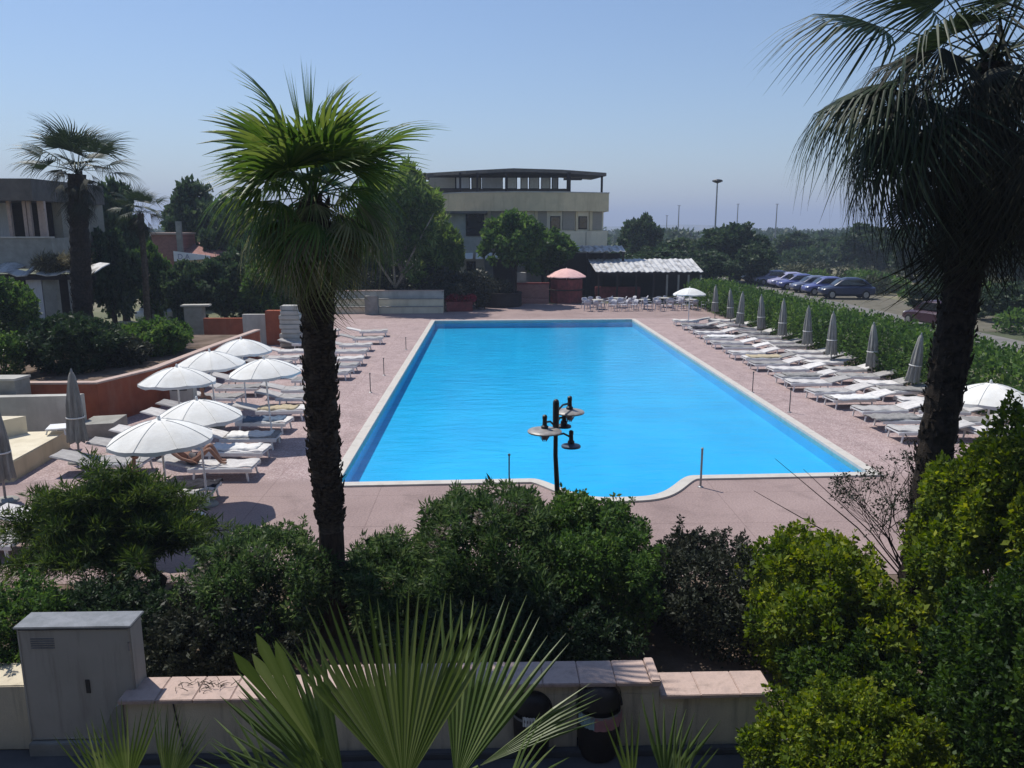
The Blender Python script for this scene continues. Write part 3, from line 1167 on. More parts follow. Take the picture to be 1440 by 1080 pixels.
def fan(px, py, Y, R_, n, spread, fused, droop, tipd, seed, normal=tocam, root=fp, OO=None, fold=.5, pw=.016):
    OO = OO or O
    hub = D(px, py, Y)
    pl_ = (hub - OO).length
    me = frond_mesh('frond', pl_, R_, n, spread, fused, droop, tipd, fold, .05, seed, pw)
    me.materials.append(M['fan'])
    return aim_frond('frond', me, root, OO, hub, normal)


fan(568, 1108, 3.05, .90, 25, .58, .64, -.02, .06, 41)
fan(488, 1122, 3.25, .80, 13, .36, .64, .0, .05, 42, (.15, -1, .3))
fan(640, 1103, 3.3, .92, 13, .42, .5, .02, .12, 47, (-.2, -1, .3))
fan(452, 1066, 2.85, .64, 4, .12, .88, 0, .0, 43, (.35, -1, .3), fold=.12)['label'] = 'broad pale blade leaning left'
fan(470, 1130, 2.9, .62, 14, .55, .45, .08, .15, 44, (.5, -.6, .9))
fan(672, 1078, 2.8, .56, 8, .13, .66, .03, .1, 45, (-.2, -.8, .7), fp, D(470, 1195, 2.7))
fan(690, 1150, 2.6, .42, 13, .8, .45, .14, .15, 46, (0, -.5, 1))
fan(400, 1150, 2.75, .45, 13, .8, .45, .12, .2, 48, (.2, -.5, 1))
# young palms either side
O2 = D(215, 1230, 3.3)
f2 = empty('fan_palm', (O2.x, O2.y, 0), 'low fan palm leaves at the bottom left, below the white cabinet', 'palm tree')
palm_trunk(f2, [(O2.x, O2.y, -.1), tuple(O2)], [.14, .12], M['bark'], 80, .1, 13, bl=.1)
fan(235, 1115, 3.3, .42, 16, .42, .5, .03, .08, 51, (-.2, -1, .4), f2, O2)
fan(180, 1110, 3.2, .40, 16, .55, .45, .1, .15, 52, (.1, -.6, 1), f2, O2)
fan(150, 1120, 3.1, .38, 7, .25, .4, .1, .1, 53, (.1, -.8, .6), f2, O2)
O3 = D(905, 1260, 3.1)
f3 = empty('fan_palm', (O3.x, O3.y, 0), 'few thin palm leaf tips poking up at the bottom edge, right of the litter bins', 'palm tree')
palm_trunk(f3, [(O3.x, O3.y, -.1), tuple(O3)], [.12, .10], M['bark'], 60, .1, 14, bl=.1)
fan(888, 1110, 3.1, .40, 5, .22, .35, .0, .04, 61, (0, -1, .3), f3, O3)
fan(935, 1105, 3.2, .40, 8, .5, .4, .03, .08, 62, (-.3, -.8, .6), f3, O3)
fan(950, 1120, 2.9, .36, 6, .3, .4, .06, .1, 63, (-.2, -.7, .9), f3, O3)

# ------------------------------------------------------------------ SHRUBS, near bed
G_ = 'shrubs in the planting bed before the pool'
bush('shrub', 'big green oleander bush left of the lamp post, tips against the pool', 'shrub', 585, 800, 700, 11.6, 1.7, 60000, .095, .022, 'oleander', 22, .36, 101, group=G_, bias=.02, flowers=[(-.62, .78), (-.45, .86), (-.3, .92), (-.1, .97), (.1, .98), (.3, .96), (.42, .93), (-.7, .66)])
bush('shrub', 'dense rounded green bush to the right of the lamp post, below the pool bay', 'shrub', 752, 922, 712, 11.5, 1.7, 60000, .060, .030, 'hedge', 24, .34, 102, group=G_)
bush('shrub', 'dark dusty bush with bare twigs between the round bush and the lime green shrubs', 'shrub', 905, 1085, 765, 10.9, 1.4, 42000, .055, .026, 'dusty', 20, .34, 103, group=G_)
bush('shrub', 'olive green shrub left of the tall palm trunk, pale dry flowers along its left side', 'shrub', 262, 462, 752, 10.6, 1.2, 42000, .075, .022, 'oleander', 20, .34, 104, group=G_, bias=.03, flowers=[(-.85, .55), (-.75, .7), (-.7, .45), (-.6, .8), (-.9, .4), (-.4, .9), (.1, .97)])
bush('shrub', 'narrow-leaved shrub right behind the tall palm trunk, partly behind the foreground fan', 'shrub', 480, 612, 772, 11.2, 1.3, 36000, .085, .019, 'oleander', 18, .34, 105, group=G_)
bush('shrub', 'low brownish shrub behind the left part of the beige wall', 'shrub', 205, 420, 850, 9.6, .6, 22000, .06, .026, 'dusty', 16, .36, 106, group=G_)
bush('shrub', 'low dark shrub behind the middle of the beige wall', 'shrub', 560, 900, 850, 9.75, .8, 40000, .06, .026, 'dark', 20, .34, 107, group=G_)
bush('shrub', 'bright lime green shrub right of the beige wall, top against the pink deck', 'shrub', 1055, 1265, 760, 9.6, 1.5, 62000, .060, .036, 'lime', 26, .30, 108, group=G_)
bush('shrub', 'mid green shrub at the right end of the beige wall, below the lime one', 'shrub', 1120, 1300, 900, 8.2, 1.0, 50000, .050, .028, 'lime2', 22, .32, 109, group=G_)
bush('shrub', 'yellow-green shrub at the bottom, cropped by the frame beside the wall end', 'shrub', 1075, 1330, 990, 7.0, .8, 50000, .045, .026, 'lime', 22, .32, 110, group=G_, bias=.02)
bush('shrub', 'tall yellow-green shrub at the right edge beside the dark palm trunk', 'shrub', 1335, 1570, 600, 8.9, 1.3, 70000, .062, .038, 'lime', 30, .26, 111, group=G_, bias=-.02)
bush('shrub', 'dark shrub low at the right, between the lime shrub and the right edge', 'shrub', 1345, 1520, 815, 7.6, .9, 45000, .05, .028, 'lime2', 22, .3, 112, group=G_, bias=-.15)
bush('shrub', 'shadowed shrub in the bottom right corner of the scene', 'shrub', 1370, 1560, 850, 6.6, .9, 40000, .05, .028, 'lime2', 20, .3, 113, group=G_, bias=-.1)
bush('shrub', 'low shrub at the left edge behind the white cabinet', 'shrub', -90, 75, 830, 9.4, .9, 26000, .055, .026, 'hedge', 18, .34, 114, group=G_)
bush('shrub', 'dark ground shrub behind the white cabinet and below the conifer', 'shrub', 30, 250, 830, 10.0, .8, 30000, .06, .026, 'dark', 18, .34, 115, group=G_)

# spreading conifer at the left
cc = D(135, 760, 12)
cr = empty('conifer', (cc.x, 12, 0), 'spreading feathery conifer at the left, leaning branches over the sunbathing deck', 'tree')
sprays = []
rng = np.random.default_rng(77)
limbs = MB()
for i in range(96):
    a = rng.uniform(0, 2 * PI)
    q = rng.uniform(.25, 1.12)
    tipp = Vector((cc.x + .1 + math.cos(a) * 1.95 * q, 12 + math.sin(a) * 1.35 * q, .55 + 2.0 * (1.05 - q * .66) * rng.uniform(.35, 1.08)))
    org = Vector((cc.x + .25, 12, rng.uniform(.5, 1.2)))
    for k in range(3, 10):
        u = k / 9
        pnt = org.lerp(tipp, u) + Vector((0, 0, .22 * math.sin(PI * u)))
        z_ = .30 * (1 - .72 * u) + .03
        sprays.append((pnt.x, pnt.y, pnt.z, z_ * 1.15, z_, z_ * .55))
    if i % 2 == 0:
        limbs.tube([tuple(org), tuple(org.lerp(tipp, .5) + Vector((0, 0, .2))), tuple(tipp)], [.035, .022, .006], 5)
me = leaf_cloud('foliage', sprays, 110000, .13, .015, 1.0, .35, .1, .35, .03, 5, 0)
me.transform(Matrix.Translation(-BASE[cr.name]))
link('foliage', me, M['conifer'], cr)
limbs.tube([(D(205, 870, 11.4).x, 11.4, -.05), (D(225, 800, 11.6).x, 11.6, .55), (cc.x + .3, 12, 1.1), (cc.x, 12, 1.8)], [.12, .10, .08, .03], 8)
limbs.build('trunk', M['barkdark'], cr)

# leafless shrub by the dark palm
bs = G(1240, 790, .2)
root = empty('bare_shrub', (bs.x, 11.2, 0), 'leafless twiggy shrub left of the dark palm trunk, thin branches over the pink deck', 'shrub')
mb = MB()
lv = []
rr = random.Random(5)


def grow(p, d, L, r, dep):
    q = p + d * L
    mid = p.lerp(q, .5) + Vector((rr.uniform(-.06, .06), rr.uniform(-.06, .06), rr.uniform(-.03, .03))) * L
    mb.tube([p, mid, q], [r, r * .8, r * .6], 4, False)
    if dep == 0:
        lv.append((q.x, q.y, q.z, .07, .07, .07))
        return
    for k in range(rr.choice((2, 3, 3))):
        nd = (d + Vector((rr.uniform(-.7, .7), rr.uniform(-.7, .7), rr.uniform(-.25, .55)))).normalized()
        grow(q, nd, L * rr.uniform(.6, .85), r * .62, dep - 1)


for k in range(9):
    a = rr.uniform(0, 2 * PI)
    grow(Vector((bs.x + .1 * math.cos(a), 11.2 + .1 * math.sin(a), 0)), Vector((math.cos(a) * .55, math.sin(a) * .4, 1)).normalized(), .98, .020, 4)
for tx, ty in ((1090, 645), (1060, 690), (1175, 672), (1130, 660)):
    e = D(tx, ty, 11.3)
    s_ = Vector((bs.x, 11.2, .1))
    mb.tube([s_, s_.lerp(e, .5) + Vector((.05, 0, .12)), e], [.02, .013, .004], 4, False)
mb.build('branch', M['barkdark'], root)
me = leaf_cloud('foliage', lv, 5000, .04, .02, .6, 0, .2, 0, None, 3)
me.transform(Matrix.Translation(-BASE[root.name]))
link('foliage', me, M['dusty'], root)

# ------------------------------------------------------------------ HEDGE along the right side
root = empty('hedge', (17.2, 40, 0), 'long clipped green hedge between the right-hand loungers and the road', 'hedge')
rng = np.random.default_rng(9)
bl = []
for y in np.arange(19, 63, .8):
    for x in (16.3, 17.3, 18.2):
        bl.append((x + rng.uniform(-.15, .15), y + rng.uniform(-.2, .2), .95 + rng.uniform(-.1, .12), .78, .75, 1.0 + rng.uniform(-.1, .12)))
me = leaf_cloud('foliage', bl, 110000, .13, .075, .7, .3, .6, .75, .02, 9)
me.transform(Matrix.Translation(-BASE[root.name]))
link('foliage', me, M['hedge'], root)

# ------------------------------------------------------------------ FOREGROUND WALL, CABINET, BINS
YW = 8.1


def zat(px, py, Y):
    return D(px, py, Y).z


wl = empty('garden_wall', (-1, YW, 0), 'low beige garden wall in the foreground with a tiled top and two arched niches', 'wall')
xL, xA, xB, xC = D(172, 980, YW).x, D(452, 970, YW).x, D(928, 960, YW).x, D(1083, 975, YW).x
zL, zC, zR = zat(300, 985, YW), zat(810, 968, YW), zat(1000, 978, YW)
TH = .36


def archwall(x0, x1, z1, arches):
    """front wall with arched openings cut through its face, built from strips"""
    mb = MB()
    cuts = [x0]
    pts = []
    for cx, hw, hz in arches:
        k = 12
        for i in range(k + 1):
            u = -1 + 2 * i / k
            pts.append((cx + hw * u, hz - hw + hw * math.sqrt(max(0, 1 - u * u))))
    xs_ = [x0] + [p[0] for p in pts] + [x1]
    zs_ = [0] + [p[1] for p in pts] + [0]
    inside = lambda xm: any(abs(xm - cx) < hw for cx, hw, _ in arches)
    for i in range(len(xs_) - 1):
        a, b = xs_[i], xs_[i + 1]
        if inside((a + b) / 2):
            za, zb = zs_[i], zs_[i + 1]
        else:
            za = zb = -.02
        mb.add([(a, YW, za), (b, YW, zb), (b, YW, z1), (a, YW, z1)], [(0, 1, 2, 3)])
        if inside((a + b) / 2):
            mb.add([(a, YW, za), (b, YW, zb), (b, YW + .26, zb), (a, YW + .26, za)], [(0, 3, 2, 1)])
    for cx, hw, hz in arches:
        for s in (-1, 1):
            mb.add([(cx + s * hw, YW, -.02), (cx + s * hw, YW + .26, -.02), (cx + s * hw, YW + .26, hz - hw), (cx + s * hw, YW, hz - hw)], [(0, 1, 2, 3)])
    mb.add([(x0, YW + .26, -.02), (x1, YW + .26, -.02), (x1, YW + .26, z1), (x0, YW + .26, z1)], [(0, 1, 2, 3)])
    mb.add([(x0, YW + TH, -.02), (x1, YW + TH, -.02), (x1, YW + TH, z1), (x0, YW + TH, z1)], [(0, 3, 2, 1)])
    mb.add([(x0, YW, z1), (x1, YW, z1), (x1, YW + TH, z1), (x0, YW + TH, z1)], [(0, 1, 2, 3)])
    for x in (x0, x1):
        mb.add([(x, YW, -.02), (x, YW + TH, -.02), (x, YW + TH, z1), (x, YW, z1)], [(0, 1, 2, 3)])
    return mb


xn1, xn2 = D(748, 1000, YW).x, D(842, 1000, YW).x
zn1, zn2 = zat(748, 976, YW), zat(842, 972, YW)
archwall(xL, xB, min(zL, zC), [(xn1, .19, zn1), (xn2, .25, zn2)]).build('wall', M['fgwall'], wl)
mb = MB()
mb.box(((xB + xC) / 2 + .003, YW + TH / 2 + .006, zR / 2 - .01), (xC - xB, TH, zR + .02))
mb.build('wall', M['fgwall'], wl)
rr = random.Random(3)


def copingrow(x0, x1, z, step):
    mb = MB()
    x = x0
    while x < x1 - .05:
        e = min(x + step, x1)
        mb.box(((x + e) / 2, YW + TH / 2 - .01 + rr.uniform(-.006, .006), z + .028), (e - x - .006, TH + .12, .05), 0, .008)
        x = e
    return mb


copingrow(xL - .03, xA, zL + .004, .42).build('coping', M['coping'], wl)
copingrow(xA, xB - .12, zC + .05, .42).build('coping', M['coping'], wl)
mb = MB()
mb.box(((xA + xB) / 2, YW + TH / 2, (min(zL, zC) + zC + .05) / 2 + .002), (xB - xA - .004, TH - .01, zC + .05 - min(zL, zC)))
mb.build('wall', M['fgwall'], wl)
mb = MB()
mb.box((xB - .058, YW + TH / 2, zC + .085), (.11, TH + .14, .085), 0, .012)
mb.build('end_stone', M['coping'], wl)['label'] = 'broken pink end stone'
copingrow(xB + .004, xC + .03, zR + .004, .46).build('coping', M['coping'], wl)
# sloping stone buttress at the left end, and a seam strip on the face
mb = MB()
e1, e2 = xL - .30, xL - .004
mb.add([(e1, YW - .02, 0), (e2, YW - .02, 0), (e2, YW - .02, zL), (e2 - .09, YW - .02, zL - .06), (e1 + .04, YW - .02, zL - .38),
        (e1, YW + TH, 0), (e2, YW + TH, 0), (e2, YW + TH, zL), (e2 - .09, YW + TH, zL - .06), (e1 + .04, YW + TH, zL - .38)],
       [(0, 1, 2, 3, 4), (9, 8, 7, 6, 5), (0, 4, 9, 5), (4, 3, 8, 9), (3, 2, 7, 8), (1, 6, 7, 2), (0, 5, 6, 1)])
mb.build('buttress', M['greyconc'], wl)
mb = MB()
mb.tube([(D(243, 985, YW).x, YW - .008, zL), (D(262, 1075, YW).x, YW - .008, .02)], .008, 5)
mb.build('seam', M['darkmetal'], wl)
mb = MB()
mb.box(((xL + xC) / 2, YW - .06, .035), (xC - xL, .10, .08), 0, .01)
mb.build('plinth', M['paving'], wl)

# dry twigs and small finds on the coping
root = empty('dry_twigs', (D(285, 966, YW + .15).x, YW + .15, zL + .06), 'small heap of dry twigs on the left wall top', 'twigs')
mb = MB()
for i in range(34):
    a = rr.uniform(0, PI)
    p = Vector((BASE[root.name].x + rr.gauss(0, .16), YW + .15 + rr.gauss(0, .05), zL + .06 + rr.uniform(0, .04)))
    d = Vector((math.cos(a), math.sin(a) * .6, rr.uniform(-.1, .3))) * rr.uniform(.06, .16)
    mb.tube([p, p + d * .5 + Vector((0, 0, .01)), p + d], [.0045, .004, .0015], 4)
mb.build('twig', M['wood'], root)

mb = MB()
q = D(386, 965, YW + .14)
mb.lathe([(.055, 0), (.05, .02), (.035, .06), (.012, .12), (.004, .14)], (q.x, YW + .14, zL + .058), 12)
o = mb.build('garden_cone', M['white'], None, True)
tag(o, 'small white cone standing on the wall top behind the foreground fan leaf', 'cone')

# white cabinet
YB = 8.25
x0, x1 = D(32, 960, YB).x, D(190, 960, YB).x
zb, zt = zat(110, 1040, YB), zat(110, 884, YB)
cb = empty('utility_cabinet', ((x0 + x1) / 2, YB + .35, 0), 'tall white utility cabinet with a dark slot, left of the beige wall', 'cabinet')
mb = MB()
mb.box(((x0 + x1) / 2, YB + .15, (zb + zt) / 2), (x1 - x0, .30, zt - zb), 0, .012)
mb.build('body', M['box'], cb)
mb = MB()
mb.box(((x0 + x1) / 2, YB + .16, zt + .018), (x1 - x0 + .04, .37, .032), 0, .008)
mb.build('lid', M['boxtop'], cb)
mb = MB()
p = D(124, 965, YB)
mb.box((p.x, YB - .004, p.z), (.05, .012, .17), 0, .004)
mb.build('slot', M['darkmetal'], cb)
mb = MB()
mb.box(((x0 + x1) / 2, YB + .14, zb / 2 - .01), (x1 - x0 - .02, .42, zb + .01), 0, .01)
mb.build('base', M['greyconc'], cb)
mb = MB()
for zz in (zb + .02, zt - .02):
    mb.box(((x0 + x1) / 2, YB - .004, zz), (x1 - x0 - .04, .008, .012))
mb.box((x0 + .025, YB - .004, (zb + zt) / 2), (.012, .0075, zt - zb - .06))
mb.box((x1 - .025, YB - .004, (zb + zt) / 2), (.012, .0075, zt - zb - .06))
mb.build('door_frame', M['box'], cb)
for zz_ in (zb + .22, zt - .22):
    mb = MB()
    mb.tube([(x1 - .02, YB - .014, zz_ - .05), (x1 - .02, YB - .014, zz_ + .05)], .012, 8)
    mb.build('hinge', M['steel'], cb)
mb = MB()
for k in range(5):
    mb.box((x0 + .28, YB - .004, zt - .12 - k * .028), (.26, .008, .010))
mb.build('vent', M['boxtop'], cb)
mb = MB()
x2 = D(-60, 980, YB).x
mb.box(((x0 + x2) / 2 - .006, YB + .3, zat(10, 968, YB) / 2), (x0 - x2 - .012, .5, zat(10, 968, YB)), 0, .012)
o = mb.build('garden_wall', M['fgwall'])
tag(o, 'short beige wall stub at the left edge beside the white cabinet', 'wall')

# two litter bins in the arches


def bin_(x, y, sc, label, bags, first):
    root = empty('litter_bin', (x, y, 0), label, 'bin', 'litter bins by the garden wall')
    H = .60 * sc
    r = .25 * sc
    mb = MB()
    mb.lathe([(0.001, .02), (r * .86, .02), (r * .9, .05), (r * .98, H * .6), (r, H), (r * .93, H), (r * .9, H - .06), (.001, H - .07)], (x, y, 0), 28)
    mb.build('body', M['binbody'], root, True)
    mb = MB()
    k = 20
    prof = []
    # open dome hood: quarter shell at the back, arch at the front
    vs, fs = [], []
    for i in range(k + 1):
        a = PI * i / k
        for j in range(9):
            b = PI / 2 * j / 8
            rad = r * 1.02
            vs.append((x + rad * math.cos(a), y + rad * math.sin(a) * math.cos(b) * .9, H + .02 + rad * 1.05 * math.sin(b) * (.25 + .75 * math.sin(a) ** .5)))
    for i in range(k):
        for j in range(8):
            fs.append((i * 9 + j, (i + 1) * 9 + j, (i + 1) * 9 + j + 1, i * 9 + j + 1))
    mb.add(vs, fs)
    path = [(x + r * 1.02 * math.cos(PI * i / k), y - .02, H + .02 + r * 1.05 * math.sin(PI * i / k)) for i in range(k + 1)]
    mb.tube(path, .018 * sc, 6)
    # back shell
    mb.lathe([(r * 1.0, 0), (r * .97, r * .45), (r * .75, r * .85), (r * .35, r * 1.02), (.002, r * 1.06)], (x, y + .05, H + .02), 24)
    mb.build('hood', M['binbody'], root, True)
    mb = MB()
    mb.lathe([(r * 1.045, H + .012), (r * 1.05, H - .02)], (x, y, 0), 24)
    mb.build('rim', M['steel'], root, True)
    for a0, a1, mm, z0, z1 in bags:
        mb = MB()
        vs, fs = [], []
        kk = 12
        for i in range(kk + 1):
            a = a0 + (a1 - a0) * i / kk
            q = r * 1.035 + .008 * math.sin(i * 2.2)
            for z in (z0, z0 + .02, z1):
                vs.append((x + q * math.cos(a) * (1.0 + .01 * (z == z1)), y + q * math.sin(a), z * sc))
        for i in range(kk):
            for j in range(2):
                fs.append((i * 3 + j, i * 3 + 3 + j, i * 3 + 4 + j, i * 3 + 1 + j))
        mb.add(vs, fs)
        mb.build('bag', M[mm], root, True)
    return root


bin_(D(842, 1020, YW - .05).x, YW - .02, 1.0, 'dark domed litter bin with pink and teal bag edges in the right arch', [(R(200), R(252), 'teal', .45, .61), (R(250), R(345), 'pinkbag', .44, .60)], True)
bin_(D(748, 1020, YW + .0).x, YW + .02, .88, 'dark domed litter bin with a white reflection patch, half behind palm leaves in the left arch', [(R(240), R(275), 'clothwhite', .52, .66)], False)  # white strip stands for a reflection on the dark bin

# ------------------------------------------------------------------ GARDEN LAMP with four dish heads
pb = D(785, 735, 12.9)
gl = empty('garden_lamp', (pb.x, 12.9, 0), 'dark garden lamp post with four flat dish lamps, standing in front of the pool bay', 'lamp post')
ztop = zat(783, 563, 12.9)
mb = MB()
xt = D(782, 563, 12.9).x
mb.tube([(pb.x + .02, 12.9, -.05), (pb.x, 12.9, zat(785, 720, 12.9)), (xt, 12.9, zat(781, 640, 12.9)), (xt, 12.9, zat(781, 610, 12.9))], [.062, .05, .040, .038], 12)
mb.tube([(xt, 12.9, zat(781, 612, 12.9)), (xt, 12.9, ztop - .04), (xt, 12.9, ztop), (xt, 12.9, ztop + .02)], [.055, .055, .045, .02], 12)
mb.build('pole', M['darkmetal'], gl, True)


def lamphead(px, py, Y, material, hp, rad=.30, jar=True):
    c = D(px, py, Y)
    x, y, z = c
    mb = MB()
    mb.lathe([(.05, .035), (rad * .55, .02), (rad * .95, .0), (rad, -.015), (rad * .985, -.035), (rad * .9, -.028), (rad * .5, -.012), (.04, -.01)], (x, y, z), 28)
    d = mb.build('lamp_shade', M[material], gl, True)
    mb = MB()
    mb.lathe([(.06, .02), (.06, .07), (.04, .09), (.036, .18), (.042, .2), (.04, .25), (.024, .265), (.001, .27)], (x, y, z), 14)
    mb.build('lamp_holder', M['darkmetal'], gl, True)
    mb = MB()
    s = Vector((xt, 12.9, hp))
    e = Vector((x, y, z + .14))
    mb.tube([s, s.lerp(e, .5) + Vector((0, 0, .05)), e], .018, 7)
    mb.build('arm', M['darkmetal'], gl, True)
    if jar:
        mb = MB()
        mb.lathe([(.055, -.02), (.062, -.06), (.058, -.12), (.04, -.16), (.002, -.17)], (x, y, z), 14)
        for k in range(8):
            a = 2 * PI * k / 8
            mb.tube([(x + .10 * math.cos(a), y + .10 * math.sin(a), z - .02), (x + .085 * math.cos(a), y + .085 * math.sin(a), z - .10), (x + .03 * math.cos(a), y + .03 * math.sin(a), z - .19)], .006, 4)
        mb.build('lamp_glass', M['jar'], gl, True)


lamphead(766, 605, 12.72, 'enamel', zat(781, 600, 12.9), .29)
lamphead(801, 578, 13.22, 'enamel', zat(781, 580, 12.9), .26)
lamphead(793, 598, 13.25, 'darkmetal', zat(781, 596, 12.9), .13, False)
lamphead(803, 626, 13.1, 'slateenamel', zat(781, 612, 12.9), .17, False)


# ------------------------------------------------------------------ LOUNGERS
def make_lounger():
    root = empty('sun_lounger', (0, 0, 0), 'white sun lounger', 'sun lounger', 'white sun loungers round the pool')
    mb = MB()                                  # moulded frame: side rails and cross bars
    for s in (-1, 1):
        mb.box((.66, s * .31, .275), (1.32, .05, .11), 0, .015)
    for x in (.03, 1.29):
        mb.box((x, 0, .29), (.045, .58, .055), 0, .012)
    mb.build('frame', M['white'], root, world=False)
    mb = MB()
    vs, fs = [], []
    k = 14
    for i in range(k + 1):
        x = 1.28 * i / k
        z = .345 + .018 * math.sin(i * 1.1) + .02 * math.cos(PI * x / 1.28)
        for y, dz in ((-.30, -.03), (-.285, .0), (0, -.012), (.285, .0), (.30, -.03)):
            vs.append((x, y, z + dz))
    for i in range(k):
        for j in range(4):
            fs.append((i * 5 + j, i * 5 + 5 + j, i * 5 + 6 + j, i * 5 + 1 + j))
    mb.add(vs, fs)
    mb.build('seat', M['cushion'], root, True, world=False)
    mb = MB()
    vs, fs = [], []
    for i in range(9):
        u = i / 8
        x = 1.27 + .66 * u
        z = .345 + .22 * u - .04 * u * u
        for y, dz in ((-.30, -.035), (-.285, 0), (0, -.012), (.285, 0), (.30, -.035)):
            vs.append((x, y * (1 - .1 * u * u), z + dz))
    for i in range(8):
        for j in range(4):
            fs.append((i * 5 + j, i * 5 + 5 + j, i * 5 + 6 + j, i * 5 + 1 + j))
    mb.add(vs, fs)
    mb.tube([(1.28, -.28, .33), (1.93, -.27, .50), (1.93, .27, .50), (1.28, .28, .33)], .018, 6)
    mb.build('backrest', M['cushion'], root, True, world=False)
    for x in (.12, 1.18):
        for s in (-1, 1):
            mb = MB()
            mb.tube([(x, s * .30, .27), (x + (.03 if x > 1 else -.03), s * .31, 0)], [.028, .022], 8)
            mb.build('leg', M['white'], root, world=False)
    return root


LG = make_lounger()
KIDS = kids_index()
first = True
ORD = ['first', 'second', 'third', 'fourth', 'fifth', 'sixth', 'seventh', 'eighth', 'ninth', 'tenth', 'eleventh', 'twelfth', 'thirteenth', 'fourteenth', 'fifteenth', 'sixteenth', 'seventeenth', 'eighteenth']


def lounger(x, y, rz, label):
    global first
    o = LG if first else copy_tree(LG, None, KIDS)
    first = False
    o.location = (x, y, 0.0)
    o.rotation_euler = (0, 0, rz)
    o.scale = (1.17, 1.17, 1.0)
    o['label'] = label
    return o


rr = random.Random(21)
ys_r = [21.4, 22.8, 24.2, 25.6, 27.0, 28.4, 29.8, 31.2, 32.7, 34.2, 35.8, 37.4, 39.1, 40.8, 42.6, 44.5, 46.5, 48.6]
for i, y in enumerate(ys_r):
    lounger(11.25 + rr.uniform(-.15, .2) + (.35 if i < 3 else 0), y + rr.uniform(-.2, .2), rr.uniform(-.13, .13), 'white lounger of the right deck, pool-side row, %s from the near end' % ORD[i])
    lounger(13.65 + rr.uniform(-.15, .2), y + rr.uniform(-.2, .2), rr.uniform(-.2, .2), 'white lounger of the right deck, hedge-side row, %s from the near end' % ORD[i])
ys_l = [16.9, 18.5, 20.0, 21.3, 22.9, 24.6, 26.3, 28.0, 29.6, 31.2, 32.9, 34.6, 36.5, 38.6, 41.0, 44.0]
for i, y in enumerate(ys_l):
    dx = 0 if y < 30 else .2
    lounger(-5.95 + dx + rr.uniform(-.2, .2), y + rr.uniform(-.12, .12), PI + rr.uniform(-.1, .1), 'white lounger of the left deck, pool-side row, %s from the near end' % ORD[i])
    if i not in (0,):
        lounger(-8.45 + rr.uniform(-.2, .2), y + .35 + rr.uniform(-.2, .2), PI + rr.uniform(-.14, .14), 'white lounger of the left deck, planter-side row, %s from the near end' % ORD[i - 1])
lounger(-8.7, 14.0, R(172), 'pale lounger at the left edge, half hidden behind the conifer')
lounger(-7.6, 14.9, R(176), 'pale lounger behind the conifer, beside the red towel')


def towel(x, y, z, lx, ly, rz, material, label, seed):
    rng = random.Random(seed)
    nx, ny = 16, 8
    vs, fs = [], []
    for i in range(nx + 1):
        for j in range(ny + 1):
            u, v = i / nx - .5, j / ny - .5
            h = .020 * math.sin(i * .9 + seed) * math.cos(j * 1.3) + .012 * math.sin(i * 2.1 + j)
            edge = max(0, abs(v) - .40) / .1
            vs.append((u * lx + .01 * math.sin(j * 2), v * ly, .03 + h - .06 * edge))
    k = len(vs)
    for i in range(nx):
        for j in range(ny):
            a = i * (ny + 1) + j
            fs.append((a, a + ny + 1, a + ny + 2, a + 1))
    mb = MB()
    mb.add(vs, fs, Matrix.Translation((x, y, z)) @ Matrix.Rotation(rz, 4, 'Z'))
    o = mb.build('towel', M[material], None, True)
    md = o.modifiers.new('thickness', 'SOLIDIFY')
    md.thickness = .018
    tag(o, label, 'towel', 'towels on the loungers')
    return o


towel(-6.7, 21.3, .36, 1.2, .62, .05, 'clothwhite', 'bright white towel on the pool-side left lounger in front of the charcoal one', 3)
towel(-6.7, 20.0, .36, 1.25, .62, -.03, 'clothwhite', 'white towel on a left pool-side lounger beside the reclining person', 4)
towel(-6.8, 23.05, .36, 1.2, .64, .04, 'bluetowel', 'blue-grey towel on a left lounger below the fifth parasol', 5)
towel(-9.2, 23.4, .36, 1.2, .64, .1, 'sandtowel', 'sand coloured towel on a left lounger near the seated person', 6)
towel(-6.8, 24.6, .36, 1.2, .64, .0, 'sandtowel', 'sand coloured towel on a left pool-side lounger next to the palm trunk', 8)
towel(-6.75, 16.95, .36, 1.25, .64, .02, 'charcoal', 'charcoal towel on the nearest left lounger', 9)
towel(-7.35, 14.9, .36, .7, .6, .1, 'redtowel', 'red towel on the lounger behind the conifer', 7)
for k, (y, x, mm, lab) in enumerate(((22.8, 12.2, 'greytowel', 'grey towel on the right deck, nearest one, pool-side row'), (25.6, 12.3, 'clothwhite', 'white towel on the right deck, pool-side row, beside the nearer thin post'), (29.8, 12.2, 'greytowel', 'grey towel on the right deck, pool-side row, below the tall closed parasols'), (34.2, 12.2, 'sandtowel', 'sand coloured towel on the right deck, middle of the pool-side row'), (27.0, 14.6, 'greytowel', 'grey towel on the right deck, hedge-side row, near the dark palm trunk'), (37.4, 14.6, 'greytowel', 'grey towel on the right deck, hedge-side row, far half'), (40.8, 12.2, 'clothwhite', 'white towel on the right deck, far half of the pool-side row'), (44.5, 12.3, 'charcoal', 'dark towel near the far end of the right loungers'))):
    towel(x, y, .37, 1.5, .72, rr.uniform(-.15, .15), mm, lab, 20 + k)
q = G(267, 733, .3)
mb = MB()
mb.ell((q.x, q.y, .42), (.32, .20, .07), 16, 8)
tag(mb.build('pillow', M['clothwhite'], None, True), 'white pillow next to the red towel', 'pillow')


